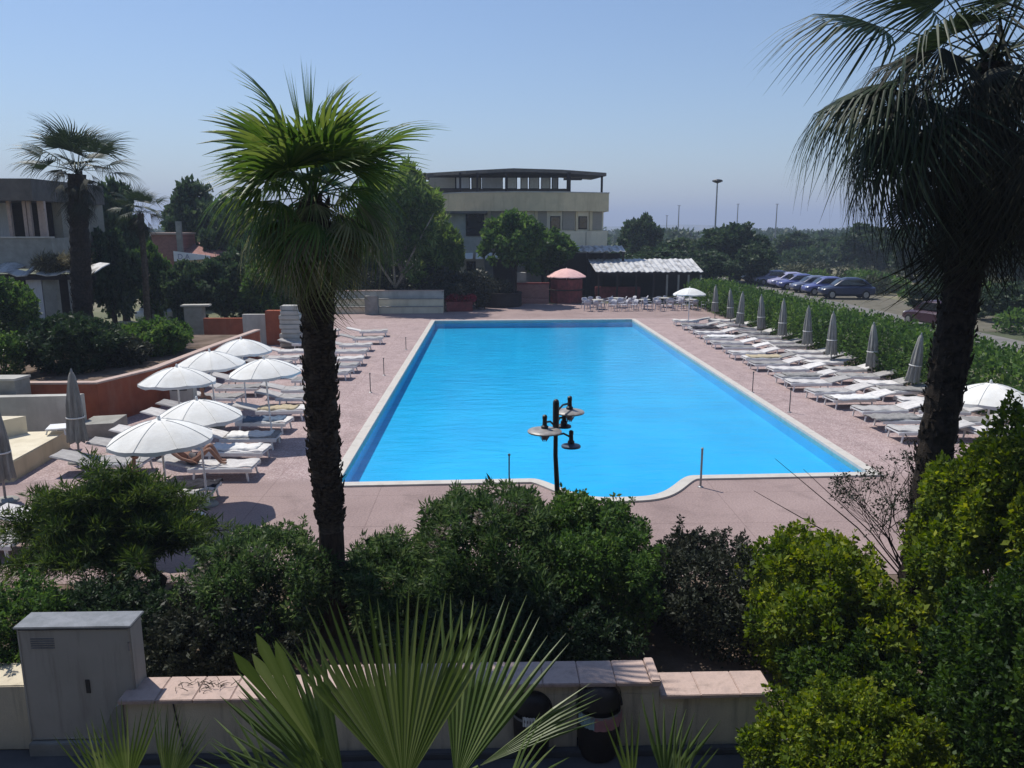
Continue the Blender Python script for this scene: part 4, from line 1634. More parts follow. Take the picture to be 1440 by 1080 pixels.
# ------------------------------------------------------------------ PARASOLS
def make_parasol(rad, zrim, ztop, canvas='canvas', name='parasol', tilt=0):
    root = empty(name, (0, 0, 0), 'parasol', 'parasol')
    nseg, sub = 8, 4
    k = nseg * sub
    rings = 7
    vs, fs = [], []
    for j in range(rings + 1):
        u = j / rings
        z = ztop - (ztop - zrim) * (u ** 1.7)
        for i in range(k):
            a = 2 * PI * i / k
            f = (i % sub) / sub
            sag = math.sin(PI * f)
            r = rad * u * (1 - .045 * sag * u)
            vs.append((r * math.cos(a), r * math.sin(a), z - .03 * sag * u))
    for j in range(rings):
        for i in range(k):
            fs.append((j * k + i, (j + 1) * k + i, (j + 1) * k + (i + 1) % k, j * k + (i + 1) % k))
    base = rings * k
    off = len(vs)
    for i in range(k):                        # hanging valance
        a = 2 * PI * i / k
        f = (i % sub) / sub
        r = rad * (1 - .045 * math.sin(PI * f)) * 1.004
        vs.append((r * math.cos(a), r * math.sin(a), zrim - .03 * math.sin(PI * f) - .07 - .015 * math.sin(i * 2.1)))
    for i in range(k):
        fs.append((base + i, off + i, off + (i + 1) % k, base + (i + 1) % k))
    mb = MB()
    mb.add(vs, fs)
    for i in range(nseg):
        mb.tube([tuple(Vector(vs[j * k + i * sub]) + Vector((0, 0, .003))) for j in range(1, rings + 1)], .010, 4)
    mb.build('canopy', M[canvas], root, True, world=False)
    mb = MB()
    mb.tube([(0, 0, 0), (0, 0, ztop + .02)], .024, 10)
    mb.lathe([(.03, ztop), (.035, ztop + .03), (.02, ztop + .08), (.001, ztop + .09)], n=10)
    mb.build('pole', M['white'], root, True, world=False)
    for i in range(nseg):
        a = 2 * PI * i / nseg
        mb = MB()
        mb.tube([(.03 * math.cos(a), .03 * math.sin(a), ztop - .05), (rad * .5 * math.cos(a), rad * .5 * math.sin(a), ztop - (ztop - zrim) * .31 - .03), (rad * .97 * math.cos(a), rad * .97 * math.sin(a), zrim - .01)], .009, 4)
        mb.build('rib', M['steel'], root, world=False)
    mb = MB()
    mb.lathe([(.001, .09), (.05, .09), (.23, .05), (.25, 0), (.001, 0)], n=18)
    mb.build('base', M['greyconc'], root, True, world=False)
    return root


PP = make_parasol(1.0, 1.98, 2.36)
PP['group'] = 'open white parasols on the deck'
KIDS = kids_index()
opens = [((228, 612), 'nearest open white parasol of the left deck, over the reclining person', .98), ((282, 583), 'second nearest open white parasol of the left deck, free of valance folds', .94), ((248, 533), 'open white parasol beside the red planter corner, with a dark box beneath', .99), ((298, 508), 'open white parasol over the seated dark figure', 1.0), ((341, 490), 'farthest open white parasol of the left deck', .99), ((377, 520), 'open white parasol closest to the tall palm trunk', 1.02), ((1397, 558), 'open white parasol at the right edge beside the dark leaning palm', 1.0), ((970, 412), 'small open white parasol at the far right corner near the pavilion', 1.0)]
for i, ((px, py), lab, sc) in enumerate(opens):
    p = G(px, py, 2.05)
    o = PP if i == 0 else copy_tree(PP, None, KIDS)
    o.location = (p.x, p.y, 0)
    o.rotation_euler = (R(rr.uniform(-3, 3)), R(rr.uniform(-3, 3)), rr.uniform(0, 3))
    o.scale = (sc, sc, 1)
    o['label'] = lab


def make_closed():
    root = empty('closed_parasol', (0, 0, 0), 'closed parasol', 'parasol', 'closed grey parasols')
    prof = [(.045, 2.30), (.075, 2.2), (.11, 1.9), (.15, 1.5), (.17, 1.15), (.185, .8), (.20, .58), (.185, .55), (.14, .56)]
    vs, fs = [], []
    k = 24
    for j, (r, z) in enumerate(prof):
        for i in range(k):
            a = 2 * PI * i / k
            q = r * (1 + .20 * math.cos(a * 8 + j * .25) * min(1, j / 3) + .06 * math.sin(a * 3 + j))
            vs.append((q * math.cos(a), q * math.sin(a), z + .03 * math.sin(a * 8) * (j > 5)))
    for j in range(len(prof) - 1):
        for i in range(k):
            fs.append((j * k + i, (j + 1) * k + i, (j + 1) * k + (i + 1) % k, j * k + (i + 1) % k))
    fs.append(tuple(range(k)))
    mb = MB()
    mb.add(vs, fs)
    mb.build('canopy', M['greycanvas'], root, True, world=False)
    mb = MB()
    mb.tube([(0, 0, 0), (0, 0, 2.32)], .024, 8)
    mb.lathe([(.028, 2.30), (.03, 2.34), (.012, 2.40), (.001, 2.41)], n=8)
    mb.build('pole', M['steel'], root, world=False)
    mb = MB()
    mb.lathe([(.19, 1.20), (.20, 1.18), (.19, 1.16)], n=16)
    mb.build('strap', M['canvas'], root, True, world=False)
    mb = MB()
    mb.lathe([(.001, .09), (.05, .09), (.23, .05), (.25, 0), (.001, 0)], n=16)
    mb.build('base', M['greyconc'], root, True, world=False)
    return root


CP = make_closed()
KIDS = kids_index()
closed = [(15.35, 30.6, 'nearest fully visible closed grey parasol by the hedge, between the loungers'), (14.85, 33.3, 'closed grey parasol by the hedge, second of the two tall ones'), (15.2, 27.4, 'closed grey parasol by the hedge, half hidden by the dark palm trunk'), (15.1, 36.6, 'closed grey parasol by the hedge behind the two tall ones'), (15.0, 39.6, 'closed grey parasol in the middle of the hedge row'), (14.9, 42.4, 'closed grey parasol in the far half of the hedge row, with lounger backs below'), (14.35, 44.6, 'closed grey parasol standing forward of the far hedge row'), (14.9, 48.0, 'closed grey parasol at the far hedge, next to the last one'), (14.9, 51.5, 'farthest closed grey parasol of the hedge row, near the small open one'),
          (G(112, 650).x, G(112, 650).y, 'closed grey parasol in front of the cream steps at left'), (G(8, 705).x, G(8, 705).y, 'closed grey parasol at the left edge beside the cream steps')]
for i, (x, y, lab) in enumerate(closed):
    o = CP if i == 0 else copy_tree(CP, None, KIDS)
    o.location = (x, y, 0)
    o.rotation_euler = (R(rr.uniform(-3, 3)), R(rr.uniform(-4, 4)), rr.uniform(0, 6))
    s = rr.uniform(.94, 1.04)
    o.scale = (1.12, 1.12, s)
    o['label'] = lab

# thin posts round the water; near and right dark ones model supposed reflections
posts = [(985, 685, .92, 'steel', 'pale thin post at the near edge of the pool, right of the bay'), (716, 690, .85, 'darkmetal', 'thin dark post built for a reflection at the near pool edge, above the oleander bush'), (1058, 552, .75, 'darkmetal', 'thin post built for a reflection between pool and right loungers, far one'), (1110, 580, .8, 'darkmetal', 'thin post built for a reflection between pool and right loungers, near one'), (521, 552, .7, 'darkmetal', 'thin dark post on the left deck, near one beside the palm trunk'), (540, 528, .7, 'darkmetal', 'thin dark post on the left deck, the one in the middle'), (571, 492, .6, 'darkmetal', 'thin dark post on the left deck, the farthest one')]
for px, py, h, mm, lab in posts:
    p = G(px, py)
    root = empty('post', (p.x, p.y, 0), lab, 'post', 'thin posts round the pool')
    mb = MB()
    mb.tube([(p.x, p.y, 0), (p.x, p.y, h)], .016 if mm == 'darkmetal' else .026, 8)
    mb.lathe([(.03, h), (.032, h + .03), (.001, h + .05)], (p.x, p.y, 0), 8)
    mb.build('shaft', M[mm], root)
    mb = MB()
    mb.lathe([(.07, 0), (.07, .012), (.03, .03), (.001, .03)], (p.x, p.y, 0.002), 12)
    mb.build('foot', M['steel'], root)

# ------------------------------------------------------------------ LEFT TERRACES AND PLANTER
def wallrun(mb, pts, z0, z1, th):
    """wall of thickness th along plan points, mitred, th to the left of travel"""
    n = len(pts)
    P = [Vector(p) for p in pts]
    off = []
    for i in range(n):
        d0 = (P[i] - P[i - 1]).normalized() if i else (P[1] - P[0]).normalized()
        d1 = (P[i + 1] - P[i]).normalized() if i < n - 1 else d0
        m = (Vector((-d0.y, d0.x)) + Vector((-d1.y, d1.x))).normalized()
        off.append(P[i] + m * th / max(.4, m.dot(Vector((-d0.y, d0.x)))))
    poly = [tuple(p) for p in P] + [tuple(p) for p in off[::-1]]
    for i in range(n - 1):
        q = [P[i], P[i + 1], off[i + 1], off[i]]
        vs = [(p.x, p.y, z0) for p in q] + [(p.x, p.y, z1) for p in q]
        fs = [(4, 5, 6, 7), (0, 1, 5, 4), (2, 3, 7, 6)]
        if i == 0:
            fs.append((3, 0, 4, 7))
        if i == n - 2:
            fs.append((1, 2, 6, 5))
        mb.add(vs, fs)
    return mb


T = [(-14.6, 23.8), (-12.05, 23.8), (-11.3, 26.2), (-11.1, 31.2), (-10.75, 36.5)]
pw_ = empty('planter_wall', (-12, 24, 0), 'long terracotta red planter wall with an angled corner, left of the parasols', 'wall')
wallrun(MB(), T, -.02, 1.30, .22).build('wall', M['terracotta'], pw_)
mb = MB()
wallrun(mb, [(x - .0, y - .03) if i < 2 else (x + .03, y) for i, (x, y) in enumerate(T)], 1.304, 1.36, .28)
mb.build('coping', M['coping'], pw_)
mb = MB()
mb.prism([(-30, 23.95), (-12.2, 23.95), (-11.5, 26.2), (-11.3, 31.2), (-10.97, 36.4), (-30, 36.4)], 0, 1.12)
struct(mb.build('planter_soil', M['soil']))
rr = random.Random(31)
mb = MB()
wallrun(mb, [(-30, 36.6), (-10.8, 36.6)], -.02, 1.0, .2)
tag(mb.build('back_wall', M['greyconc']), 'low grey wall closing the back of the planter, under the trees', 'wall')

# cream and grey steps at the left edge
root = empty('terrace_steps', (-12.5, 20.5, 0), 'cream topped concrete steps and ramps at the left edge beside the closed parasol', 'steps')
A1, A2, A3, A4 = (-11.7, 21.3), (-11.5, 18.3), (-18, 16.5), (-18, 20.6)
MB().prism([A1, A2, A3, A4], -.02, .47).build('lower_step', M['render'], root)
MB().prism([(-11.7, 21.27), (-11.52, 18.33), (-18, 16.55), (-18, 20.55)], .474, .50).build('tread', M['renderlight'], root)
B1 = G(36, 584, 1.0)
MB().prism([(B1.x, B1.y), (B1.x - 1.0, B1.y - 1.5), (-18, 20.68), (-18, B1.y + .1)], -.02, .98).build('upper_step', M['renderlight'], root)
MB().prism([(-18, 22.2), (-12.15, 22.7), (-12.05, 23.0), (-18, 22.6)], -.02, 1.18).build('side_wall', M['greywall'], root)
MB().prism([(-22, 22.9), (-14.1, 23.1), (-14.0, 23.7), (-22, 23.7)], -.02, 1.55).build('back_step', M['greyconc'], root)
MB().prism([(-22, 22.86), (-14.08, 23.06), (-13.97, 23.73), (-22, 23.73)], 1.554, 1.62).build('back_tread', M['greywall'], root)
o = MB().prism([(-11.9, 22.2), (-11.0, 22.4), (-11.1, 23.5), (-12.0, 23.3)], -.01, .42).build('low_wall', M['greyconc'])
tag(o, 'low grey block in front of the red planter corner', 'wall')
p = G(85, 602, .62)
root = empty('side_table', (p.x, p.y, 0), 'small white table behind the closed parasol on the cream step', 'table')
mb = MB()
mb.box((p.x, p.y, .66), (.62, .62, .04), .3, .01)
mb.build('table_top', M['white'], root)
for sx in (-1, 1):
    for sy in (-1, 1):
        mb = MB()
        mb.tube([(p.x + sx * .22, p.y + sy * .22, .64), (p.x + sx * .26, p.y + sy * .26, .49)], .02, 6)
        mb.build('leg', M['white'], root)

# dark box / trolley under the third parasol
p = G(258, 552, .5)
root = empty('drinks_cart', (p.x, p.y, 0), 'pale serving box with a dark opening under the parasol by the planter', 'cart')
mb = MB()
mb.box((p.x, p.y, .55), (.75, .55, .7), .1, .03)
mb.build('body', M['greywall'], root)
mb = MB()
mb.box((p.x - .02, p.y - .275, .72), (.5, .03, .2), .1, .01)
mb.build('opening', M['darkmetal'], root)
for sx in (-1, 1):
    mb = MB()
    mb.tube([(p.x + sx * .28, p.y - .05, .1), (p.x + sx * .28 + .05, p.y - .05, .1)], .1, 14)
    mb.build('wheel', M['tyre'], root)

# planter shrubs
g2 = 'shrubs in the red planter'
bush('shrub', 'large dark rounded shrub in the red planter, by the left corner', 'shrub', 38, 158, 448, 27.5, 1.6, 26000, .13, .06, 'dark', 20, .36, 201, 1.1, g2, bias=.05)
bush('shrub', 'mid green shrub in the red planter, right of the dark one', 'shrub', 165, 262, 452, 31, 1.4, 20000, .13, .07, 'hedge', 18, .36, 202, 1.1, g2)
bush('shrub', 'brown-green low shrub in the red planter between two green ones', 'shrub', 140, 205, 478, 28.5, 1.0, 9000, .11, .05, 'dusty', 14, .4, 203, 1.1, g2)
bush('shrub', 'leafy green shrub at the far left edge below the pale building', 'shrub', -60, 38, 390, 33, 1.5, 18000, .14, .08, 'hedge', 18, .36, 204, 1.1, g2)
bush('shrub', 'dark shrub under the small fan palm', 'shrub', 60, 140, 445, 34.5, 1.0, 12000, .13, .06, 'dark', 16, .38, 205, 1.1, g2)
bush('shrub', 'small leafy shrub on the bank left of the red planter, with white litter', 'shrub', -40, 30, 470, 26, .8, 9000, .10, .05, 'hedge', 14, .4, 206, 1.1, g2)
for k, (px, py) in enumerate(((18, 497), (32, 492))):
    p = G(px, py, 1.6)
    mb = MB()
    for j in range(5):
        mb.ell((p.x + rr.uniform(-.2, .2), p.y + rr.uniform(-.1, .1), 1.68 + rr.uniform(-.05, .07)), (.18, .14, .10), 9, 6)
    tag(mb.build('laundry_pile', M['clothwhite'], None, True), ('crumpled white cloth pile on the terrace edge at far left', 'second crumpled white cloth pile, nearer the dark planter shrub')[k], 'cloth')

# low planters behind
Yb = 41
root = empty('planter_wall', (-13, Yb, 0), 'low terracotta wall with a pale panel and red pillar, behind the parasols', 'wall')
mb = MB()
xa, xb = D(288, 460, Yb).x, D(343, 460, Yb).x
mb.box(((xa + xb) / 2, Yb, .68), (xb - xa, .3, 1.40))
mb.build('wall', M['terracotta'], root)
mb = MB()
xc = D(376, 460, Yb).x
mb.box(((xb + xc) / 2 + .003, Yb - .02, .78), (xc - xb, .3, 1.6))
mb.build('panel', M['greywall'], root)
mb = MB()
xd = D(399, 460, Yb).x
mb.box(((xc + xd) / 2 + .006, Yb - .06, .88), (xd - xc, .55, 1.80), 0, .02)
mb.build('pillar', M['terracotta'], root)
root = empty('stone_block', (D(274, 440, 43).x, 43, 0), 'pale weathered stone block left of the low terracotta wall', 'block')
mb = MB()
x = BASE[root.name].x
mb.box((x, 43, .9), (1.0, .6, 1.8), .1, .04)
mb.build('block', M['greyconc'], root)
mb = MB()
mb.box((x + .1, 43, 1.85), (1.5, .7, .1), .1, .03)
mb.build('slab', M['greywall'], root)
# stone pier beside the trunk
x = D(408, 430, 40).x
mb = MB()
for j in range(9):
    mb.box((x + rr.uniform(-.04, .04), 40 + rr.uniform(-.04, .04), .14 + j * .235), (1.0 + rr.uniform(-.12, .1), .7, .225), rr.uniform(-.05, .05), .03)
tag(mb.build('stone_pier', M['greywall']), 'rough pale stone pier seen left of the tall palm trunk', 'pier')

# tiered cream bench walls at the back left
root = empty('tiered_wall', (-7, 56.5, 0), 'cream tiered bench wall with two ledges at the back left of the pool', 'wall')
for j, (y0, y1, z0, z1, mm) in enumerate(((55.6, 56.2, -.02, .45, 'renderlight'), (56.2, 56.8, -.02, .95, 'renderlight'), (56.8, 57.6, -.02, 1.5, 'greywall'))):
    MB().prism([(-11.2, y0), (-3.4, y0 + .25), (-3.4, y1 + .25), (-11.2, y1)], z0, z1).build('tier', M[mm], root)
    MB().prism([(-11.22, y0 - .04), (-3.38, y0 + .21), (-3.38, y0 + .5), (-11.22, y0 + .25)], z1 + .003, z1 + .06).build('ledge', M['coping' if j == 2 else 'greyconc'], root)
xg = D(523, 430, 55.3).x
o = MB().prism([(xg - .45, 55.0), (xg + .45, 55.03), (xg + .45, 55.55), (xg - .45, 55.52)], -.01, 1.3).build('pier', M['greyconc'])
tag(o, 'grey pier dividing the cream tiered bench wall', 'pier')
MB()
root = empty('planting_bed', (-7, 60, 0), 'bank of dark shrubs growing above the cream tiered bench wall', 'shrubs')
bl = [(-12 + i * .85, 59 + rr.uniform(-.4, .6), 1.7 + rr.uniform(-.2, .5), 1.0, .9, .9 + rr.uniform(0, .5)) for i in range(14)]
me = leaf_cloud('foliage', bl, 20000, .22, .10, .7, .2, .5, .7, 0, 55)
me.transform(Matrix.Translation(-BASE[root.name]))
link('foliage', me, M['dusty'], root)

# ------------------------------------------------------------------ FAR DECK
# red flower planter
p = G(646, 438)
root = empty('flower_planter', (p.x, p.y, 0), 'dark red planter with red flowers at the far left corner of the pool', 'planter')
mb = MB()
mb.box((p.x, p.y + .3, .35), (1.9, .7, .72), .05, .03)
mb.build('trough', M['redpaint'], root)
bl = [(p.x + rr.uniform(-.7, .9), p.y + .25 + rr.uniform(-.2, .2), .85 + rr.uniform(-.1, .2), .4, .35, .3) for _ in range(9)]
me = leaf_cloud('flowers', bl, 5000, .09, .06, .7, .2, .4, .6, 0, 66)
me.transform(Matrix.Translation(-BASE[root.name]))
link('flowers', me, M['flower'], root)
me = leaf_cloud('foliage', [(b[0] - .6, b[1] + .3, b[2] + .5, .6, .5, .5) for b in bl], 5000, .13, .07, .7, .2, .4, .6, 0, 67)
me.transform(Matrix.Translation(-BASE[root.name]))
link('foliage', me, M['dusty'], root)
# round planter with a tree
p = G(702, 432)
root = empty('round_planter', (p.x, p.y + 1.2, 0), 'dark round planter with shrubs round a tree trunk, left of the brick wall', 'planter')
cy = p.y + 1.2
mb = MB()
mb.lathe([(1.75, 0), (1.8, .1), (1.75, .95), (1.8, .98), (1.8, 1.08), (1.55, 1.08), (1.5, .8), (.001, .8)], (p.x, cy, 0), 30)
mb.build('tub', M['darkwood'], root)
bl = [(p.x + rr.uniform(-1.3, 1.3), cy + rr.uniform(-1, 1), 1.25 + rr.uniform(-.1, .4), .5, .5, .45) for _ in range(12)]
me = leaf_cloud('foliage', bl, 8000, .13, .07, .7, .2, .4, .6, 0, 68)
me.transform(Matrix.Translation(-BASE[root.name]))
link('foliage', me, M['dusty'], root)
for (px, pt, pw__, Y, v, lab) in ((722, 300, 88, 62.2, 1, 'tree growing from the round planter in front of the cream building'), (765, 324, 78, 67.2, 2, 'dense dark green tree between the round planter tree and the pink parasol')):
    tree('broadleaf_tree', lab, px, pt, pw__, Y, 'hedge', 0, .33, 'trees before the cream building', v, n=17000, ll=.11, lw=.07, bark='barkdark')
# brick wall and step
root = empty('brick_wall', (3.3, 63.4, 0), 'low red brick wall between the round planter and the red kiosk', 'wall')
xa, xb = D(727, 410, 63.2).x, D(772, 410, 63.2).x
mb = MB()
mb.box(((xa + xb) / 2, 63.4, .75), (xb - xa, .35, 1.52))
mb.build('wall', M['brick'], root)
mb = MB()
mb.box(((xa + xb) / 2, 63.38, 1.58), (xb - xa + .1, .5, .13), 0, .02)
mb.build('coping', M['redpaint'], root)
mb = MB()
mb.box(((xa + xb) / 2, 63.0, .2), (xb - xa - .1, .35, .42), 0, .02)
mb.build('bench', M['brick'], root)
o = MB()
x = D(731, 398, 65).x
o.box((x, 65, 2.0), (1.0, .6, .75), .1, .03)
o.box((x, 65, .8), (.8, .5, 1.6), .1, .02)
tag(o.build('service_box', M['greywall']), 'pale grey box just behind the brick wall', 'box')

# red kiosk with pink parasol
p = G(798, 427)
ky = p.y + 1.2
root = empty('kiosk', (p.x, ky, 0), 'dull red round kiosk of upright boards below the pink parasol', 'kiosk')
mb = MB()
k = 10
for i in range(k):
    a = 2 * PI * i / k
    mb.box((p.x + 1.25 * math.cos(a), ky + 1.25 * math.sin(a), .95), (.05, .77, 1.9), a, .01)
mb.build('board_wall', M['redpaint'], root)
mb = MB()
mb.lathe([(.01, 1.02), (1.45, 1.02), (1.48, 1.06), (1.45, 1.1), (.01, 1.1)], (p.x, ky, 0), 20)
mb.build('counter', M['darkwood'], root)
mb = MB()
for i in range(k):
    a = 2 * PI * (i + .5) / k
    mb.tube([(p.x + 1.30 * math.cos(a), ky + 1.30 * math.sin(a), 0), (p.x + 1.30 * math.cos(a), ky + 1.30 * math.sin(a), 1.95)], .035, 6)
mb.build('post', M['redpaint'], root)
pk = make_parasol(1.6, 2.12, 2.75, 'pinkcanvas', 'parasol')
pk.location = (p.x, ky, 0)
pk['label'] = 'faded pink parasol roofing the red kiosk'
pk['group'] = 'large parasols'

# pavilion with white sheet roof
pv_ = empty('pavilion', (13, 65, 0), 'dark open pavilion with a white sheet roof at the far right end of the pool', 'pavilion')
Yf, Yk = 63.5, 69.5
xl, xr = D(838, 382, Yf).x, D(989, 382, Yf).x
zf = zat(910, 382, Yf)
zk = zat(905, 364, Yk)
xl2, xr2 = D(826, 364, Yk).x, D(972, 364, Yk).x
mb = MB()
nn = 40
vs, fs = [], []
for i in range(nn + 1):
    u = i / nn
    for v in (0, .33, .66, 1):
        x = (xl + (xr - xl) * u) * (1 - v) + (xl2 + (xr2 - xl2) * u) * v
        vs.append((x, Yf + (Yk - Yf) * v + .05 * math.sin(i * 1.7) * (v == 0), zf + (zk - zf) * v + .035 * (-1) ** i + .03 * math.sin(i * .9 + v * 3)))
for i in range(nn):
    for j in range(3):
        a = i * 4 + j
        fs.append((a, a + 4, a + 5, a + 1))
mb.add(vs, fs)
ro = mb.build('roof', M['sheet'], pv_)
md = ro.modifiers.new('thickness', 'SOLIDIFY')
md.thickness = .05
mb = MB()
mb.box(((xl + xr) / 2, Yf + .1, zf - .16), (xr - xl - .2, .12, .18))
mb.build('beam', M['darkwood'], pv_)
for px in (842, 868, 895, 920, 938, 954, 968, 985):
    x = D(px, 400, Yf + .15).x
    mb = MB()
    mb.box((x, Yf + .2, (zf - .25) / 2), (.14, .14, zf - .25))
    mb.build('post', M['greyconc' if px > 930 else 'darkwood'], pv_)
mb = MB()
mb.box(((xl2 + xr2) / 2 + .3, Yk - .3, zf / 2), (xr2 - xl2, .15, zf))
mb.build('back_wall', M['darkwood'], pv_)
mb = MB()
mb.box((xl + 2.2, Yf + 2.6, .55), (3.8, .7, 1.1), 0, .03)
mb.build('bar_counter', M['redpaint'], pv_)


# rows of stacked plastic chairs before the pavilion
def make_chair():
    root = empty('plastic_chair', (0, 0, 0), 'chair', 'chair', 'plastic chairs in front of the pavilion')
    mb = MB()
    mb.box((0, 0, .44), (.46, .44, .035), 0, .012)
    mb.build('seat', M['chairgrey'], root, world=False)
    mb = MB()
    vs, fs = [], []
    for i in range(7):
        u = -1 + i / 3
        for z, y in ((.46, .22), (.65, .26), (.84, .30 - .0)):
            vs.append((.22 * u, y - .06 * u * u, z - .05 * u * u * (z > .8)))
    for i in range(6):
        for j in range(2):
            a = i * 3 + j
            fs.append((a, a + 3, a + 4, a + 1))
    mb.add(vs, fs)
    b = mb.build('backrest', M['chairgrey'], root, True, world=False)
    b.modifiers.new('thickness', 'SOLIDIFY').thickness = .025
    for sx in (-1, 1):
        mb = MB()
        mb.tube([(sx * .24, -.2, .44), (sx * .25, -.18, .66), (sx * .25, .2, .66)], .018, 5)
        mb.build('armrest', M['chairgrey'], root, world=False)
        for sy in (-1, 1):
            mb = MB()
            mb.tube([(sx * .20, sy * .19, .43), (sx * .25, sy * .25, 0)], [.024, .018], 6)
            mb.build('leg', M['chairgrey'], root, world=False)
    return root


CH = make_chair()
KIDS = kids_index()
rows = ['front row', 'middle row', 'back row']
cnt = 0
for r_ in range(3):
    for i in range(11):
        x = 7.1 + i * .88 + rr.uniform(-.18, .18) + r_ * .15
        y = 57.2 + r_ * 1.5 + rr.uniform(-.25, .25)
        if x > 15.8:
            continue
        o = CH if cnt == 0 else copy_tree(CH, None, KIDS)
        cnt += 1
        o.location = (x, y, 0)
        o.rotation_euler = (0, 0, rr.uniform(0, 6.28))
        o['label'] = 'pale plastic chair before the pavilion, %s, %s from the pink parasol side' % (rows[r_], ORD[i])


def make_table():
    root = empty('cafe_table', (0, 0, 0), 'table', 'table', 'cafe tables in front of the pavilion')
    mb = MB()
    mb.lathe([(.001, .70), (.42, .70), (.45, .72), (.42, .74), (.001, .74)], n=20)
    mb.build('table_top', M['greywall'], root, world=False)
    mb = MB()
    mb.lathe([(.03, .70), (.03, .06), (.25, .02), (.25, 0)], n=12)
    mb.build('pedestal', M['steel'], root, world=False)
    return root


TB = make_table()
KIDS = kids_index()
for i in range(5):
    o = TB if i == 0 else copy_tree(TB, None, KIDS)
    o.location = (8.0 + i * 1.75, 58.3 + (i % 2) * 1.4, 0)
    o['label'] = 'round grey cafe table among the pale chairs, %s from the pink parasol side' % ORD[i]

# ------------------------------------------------------------------ MAIN BUILDING


def vwall(mb, a, b, z0, z1, th=.25):
    a, b = Vector(a), Vector(b)
    d = (b - a).normalized()
    nrm = Vector((-d.y, d.x))
    q = [a, b, b + nrm * th, a + nrm * th]
    vs = [(p.x, p.y, z0) for p in q] + [(p.x, p.y, z1) for p in q]
    return mb.add(vs, [(0, 1, 5, 4), (1, 2, 6, 5), (2, 3, 7, 6), (3, 0, 4, 7), (4, 5, 6, 7), (3, 2, 1, 0)])


bd = empty('hotel_building', (2, 75, 0), 'cream three-storey building with a bowed front and a roofed roof terrace beyond the pool', 'building')
fr = [D(585, 300, 76.5), D(655, 300, 71.6), D(722, 300, 70.0), D(790, 300, 70.3), D(852, 300, 72.0)]
fr = [(p.x, p.y) for p in fr]
back = [(fr[-1][0] + .4, 84), (fr[0][0], 88)]


def zz(py, Y=70.5):
    return zat(722, py, Y)


def band(name, z0, z1, out, material):
    """solid slab following the bowed front, pushed `out` metres forward"""
    c = Vector((2, 80))
    poly = []
    for p in fr:
        v = (Vector(p) - c).normalized()
        poly.append(tuple(Vector(p) + v * out))
    return MB().prism(poly + [(back[0][0] + out * .3, back[0][1]), back[1]], z0, z1).build(name, M[material], bd)


z_par_t, z_par_b = zz(271), zz(297)
z_mid_b, z_low_b = zz(325), zz(343)
band('upper_parapet', z_par_b, z_par_t, .30, 'render')
band('parapet_cap', z_par_t + .003, z_par_t + .09, .36, 'greywall')
band('middle_wall', z_mid_b, z_par_b - .004, -.25, 'renderlight')
band('lower_parapet', z_low_b - .2, z_mid_b - .004, .22, 'renderlight')
band('ground_floor_wall', -.02, z_low_b - .204, -.3, 'greywall')


def onfront(px, Y=70):
    """point on the bowed front under photo column px"""
    best = None
    for i in range(len(fr) - 1):
        for s in range(41):
            u = s / 40
            q = Vector(fr[i]).lerp(Vector(fr[i + 1]), u)
            # project
            d = np.array([q.x, q.y, 7.0]) - CAM
            x = 720 + FPX * (d @ Rv) / (d @ Fv)
            if best is None or abs(x - px) < best[0]:
                dr = (Vector(fr[i + 1]) - Vector(fr[i])).normalized()
                best = (abs(x - px), q, dr)
    return best[1], best[2]


def panel(name, px0, px1, zlo, zhi, out, th, material, parent=bd):
    q0, d0 = onfront((px0 + px1) / 2)
    wdt = (px1 - px0) * 70.5 / FPX / max(.6, abs(d0.x))
    nrm = Vector((d0.y, -d0.x))
    c = q0 + nrm * (out + th / 2)
    mb = MB()
    mb.box((c.x, c.y, (zlo + zhi) / 2), (wdt, th, zhi - zlo), math.atan2(d0.y, d0.x))
    return mb.build(name, M[material], parent)


zs, zt_ = zz(324), zz(304)
for a, b in ((731, 740.5), (741.5, 750), (774, 788), (814.5, 827)):
    f_ = panel('window', a, b, zs + .1, zt_, -.245, .08, 'darkwood')
    panel('pane', a + .9, b - .9, zs + .2, zt_ - .08, -.158, .012, 'glassdark', f_)
for a, b in ((757, 770), (792, 809), (835, 849), (690, 704), (708, 726)):
    panel('shutter', a, b, zs + .05, zt_ + .45, -.243, .10, 'shutter')
for a, b in ((773, 790), (830, 834), (810.5, 813.5), (728, 730.5), (752, 756)):
    panel('pilaster', a, b, z_mid_b + .004, zt_ + .48 if b - a < 6 else zs + .09, -.244, .16, 'render')
for px in (782, 822, 742):
    panel('joint', px, px + 1, z_low_b - .15, z_mid_b - .05, .222, .02, 'shutter')
# top storey: glazed room set back under a flat roof, open terrace at its right end
zr0, zr1 = zz(248), zz(240)
q = [D(588, 240, 77.5), D(655, 240, 71.8), D(722, 240, 70.0), D(790, 240, 70.6), D(853, 240, 71.6)]
heights = [zat(588, 244, 77.5), zat(655, 240, 71.8), zat(722, 236.5, 70.0), zat(790, 238.5, 70.6), zat(853, 243, 71.6)]
mb = MB()
vs, fs = [], []
nq = len(q)
for i, p in enumerate(q):
    vs += [(p.x, p.y, heights[i] - .28), (p.x, p.y, heights[i]), (p.x + (0 if i else 0), p.y + 11, heights[i] + .3), (p.x, p.y + 11, heights[i] + .02)]
for i in range(nq - 1):
    a, b = i * 4, i * 4 + 4
    fs += [(a, b, b + 1, a + 1), (a + 1, b + 1, b + 2, a + 2), (a + 2, b + 2, b + 3, a + 3), (a + 3, b + 3, b, a)]
fs += [(0, 1, 2, 3), ((nq - 1) * 4 + 3, (nq - 1) * 4 + 2, (nq - 1) * 4 + 1, (nq - 1) * 4)]
mb.add(vs, fs)
mb.build('roof', M['roofbrown'], bd)
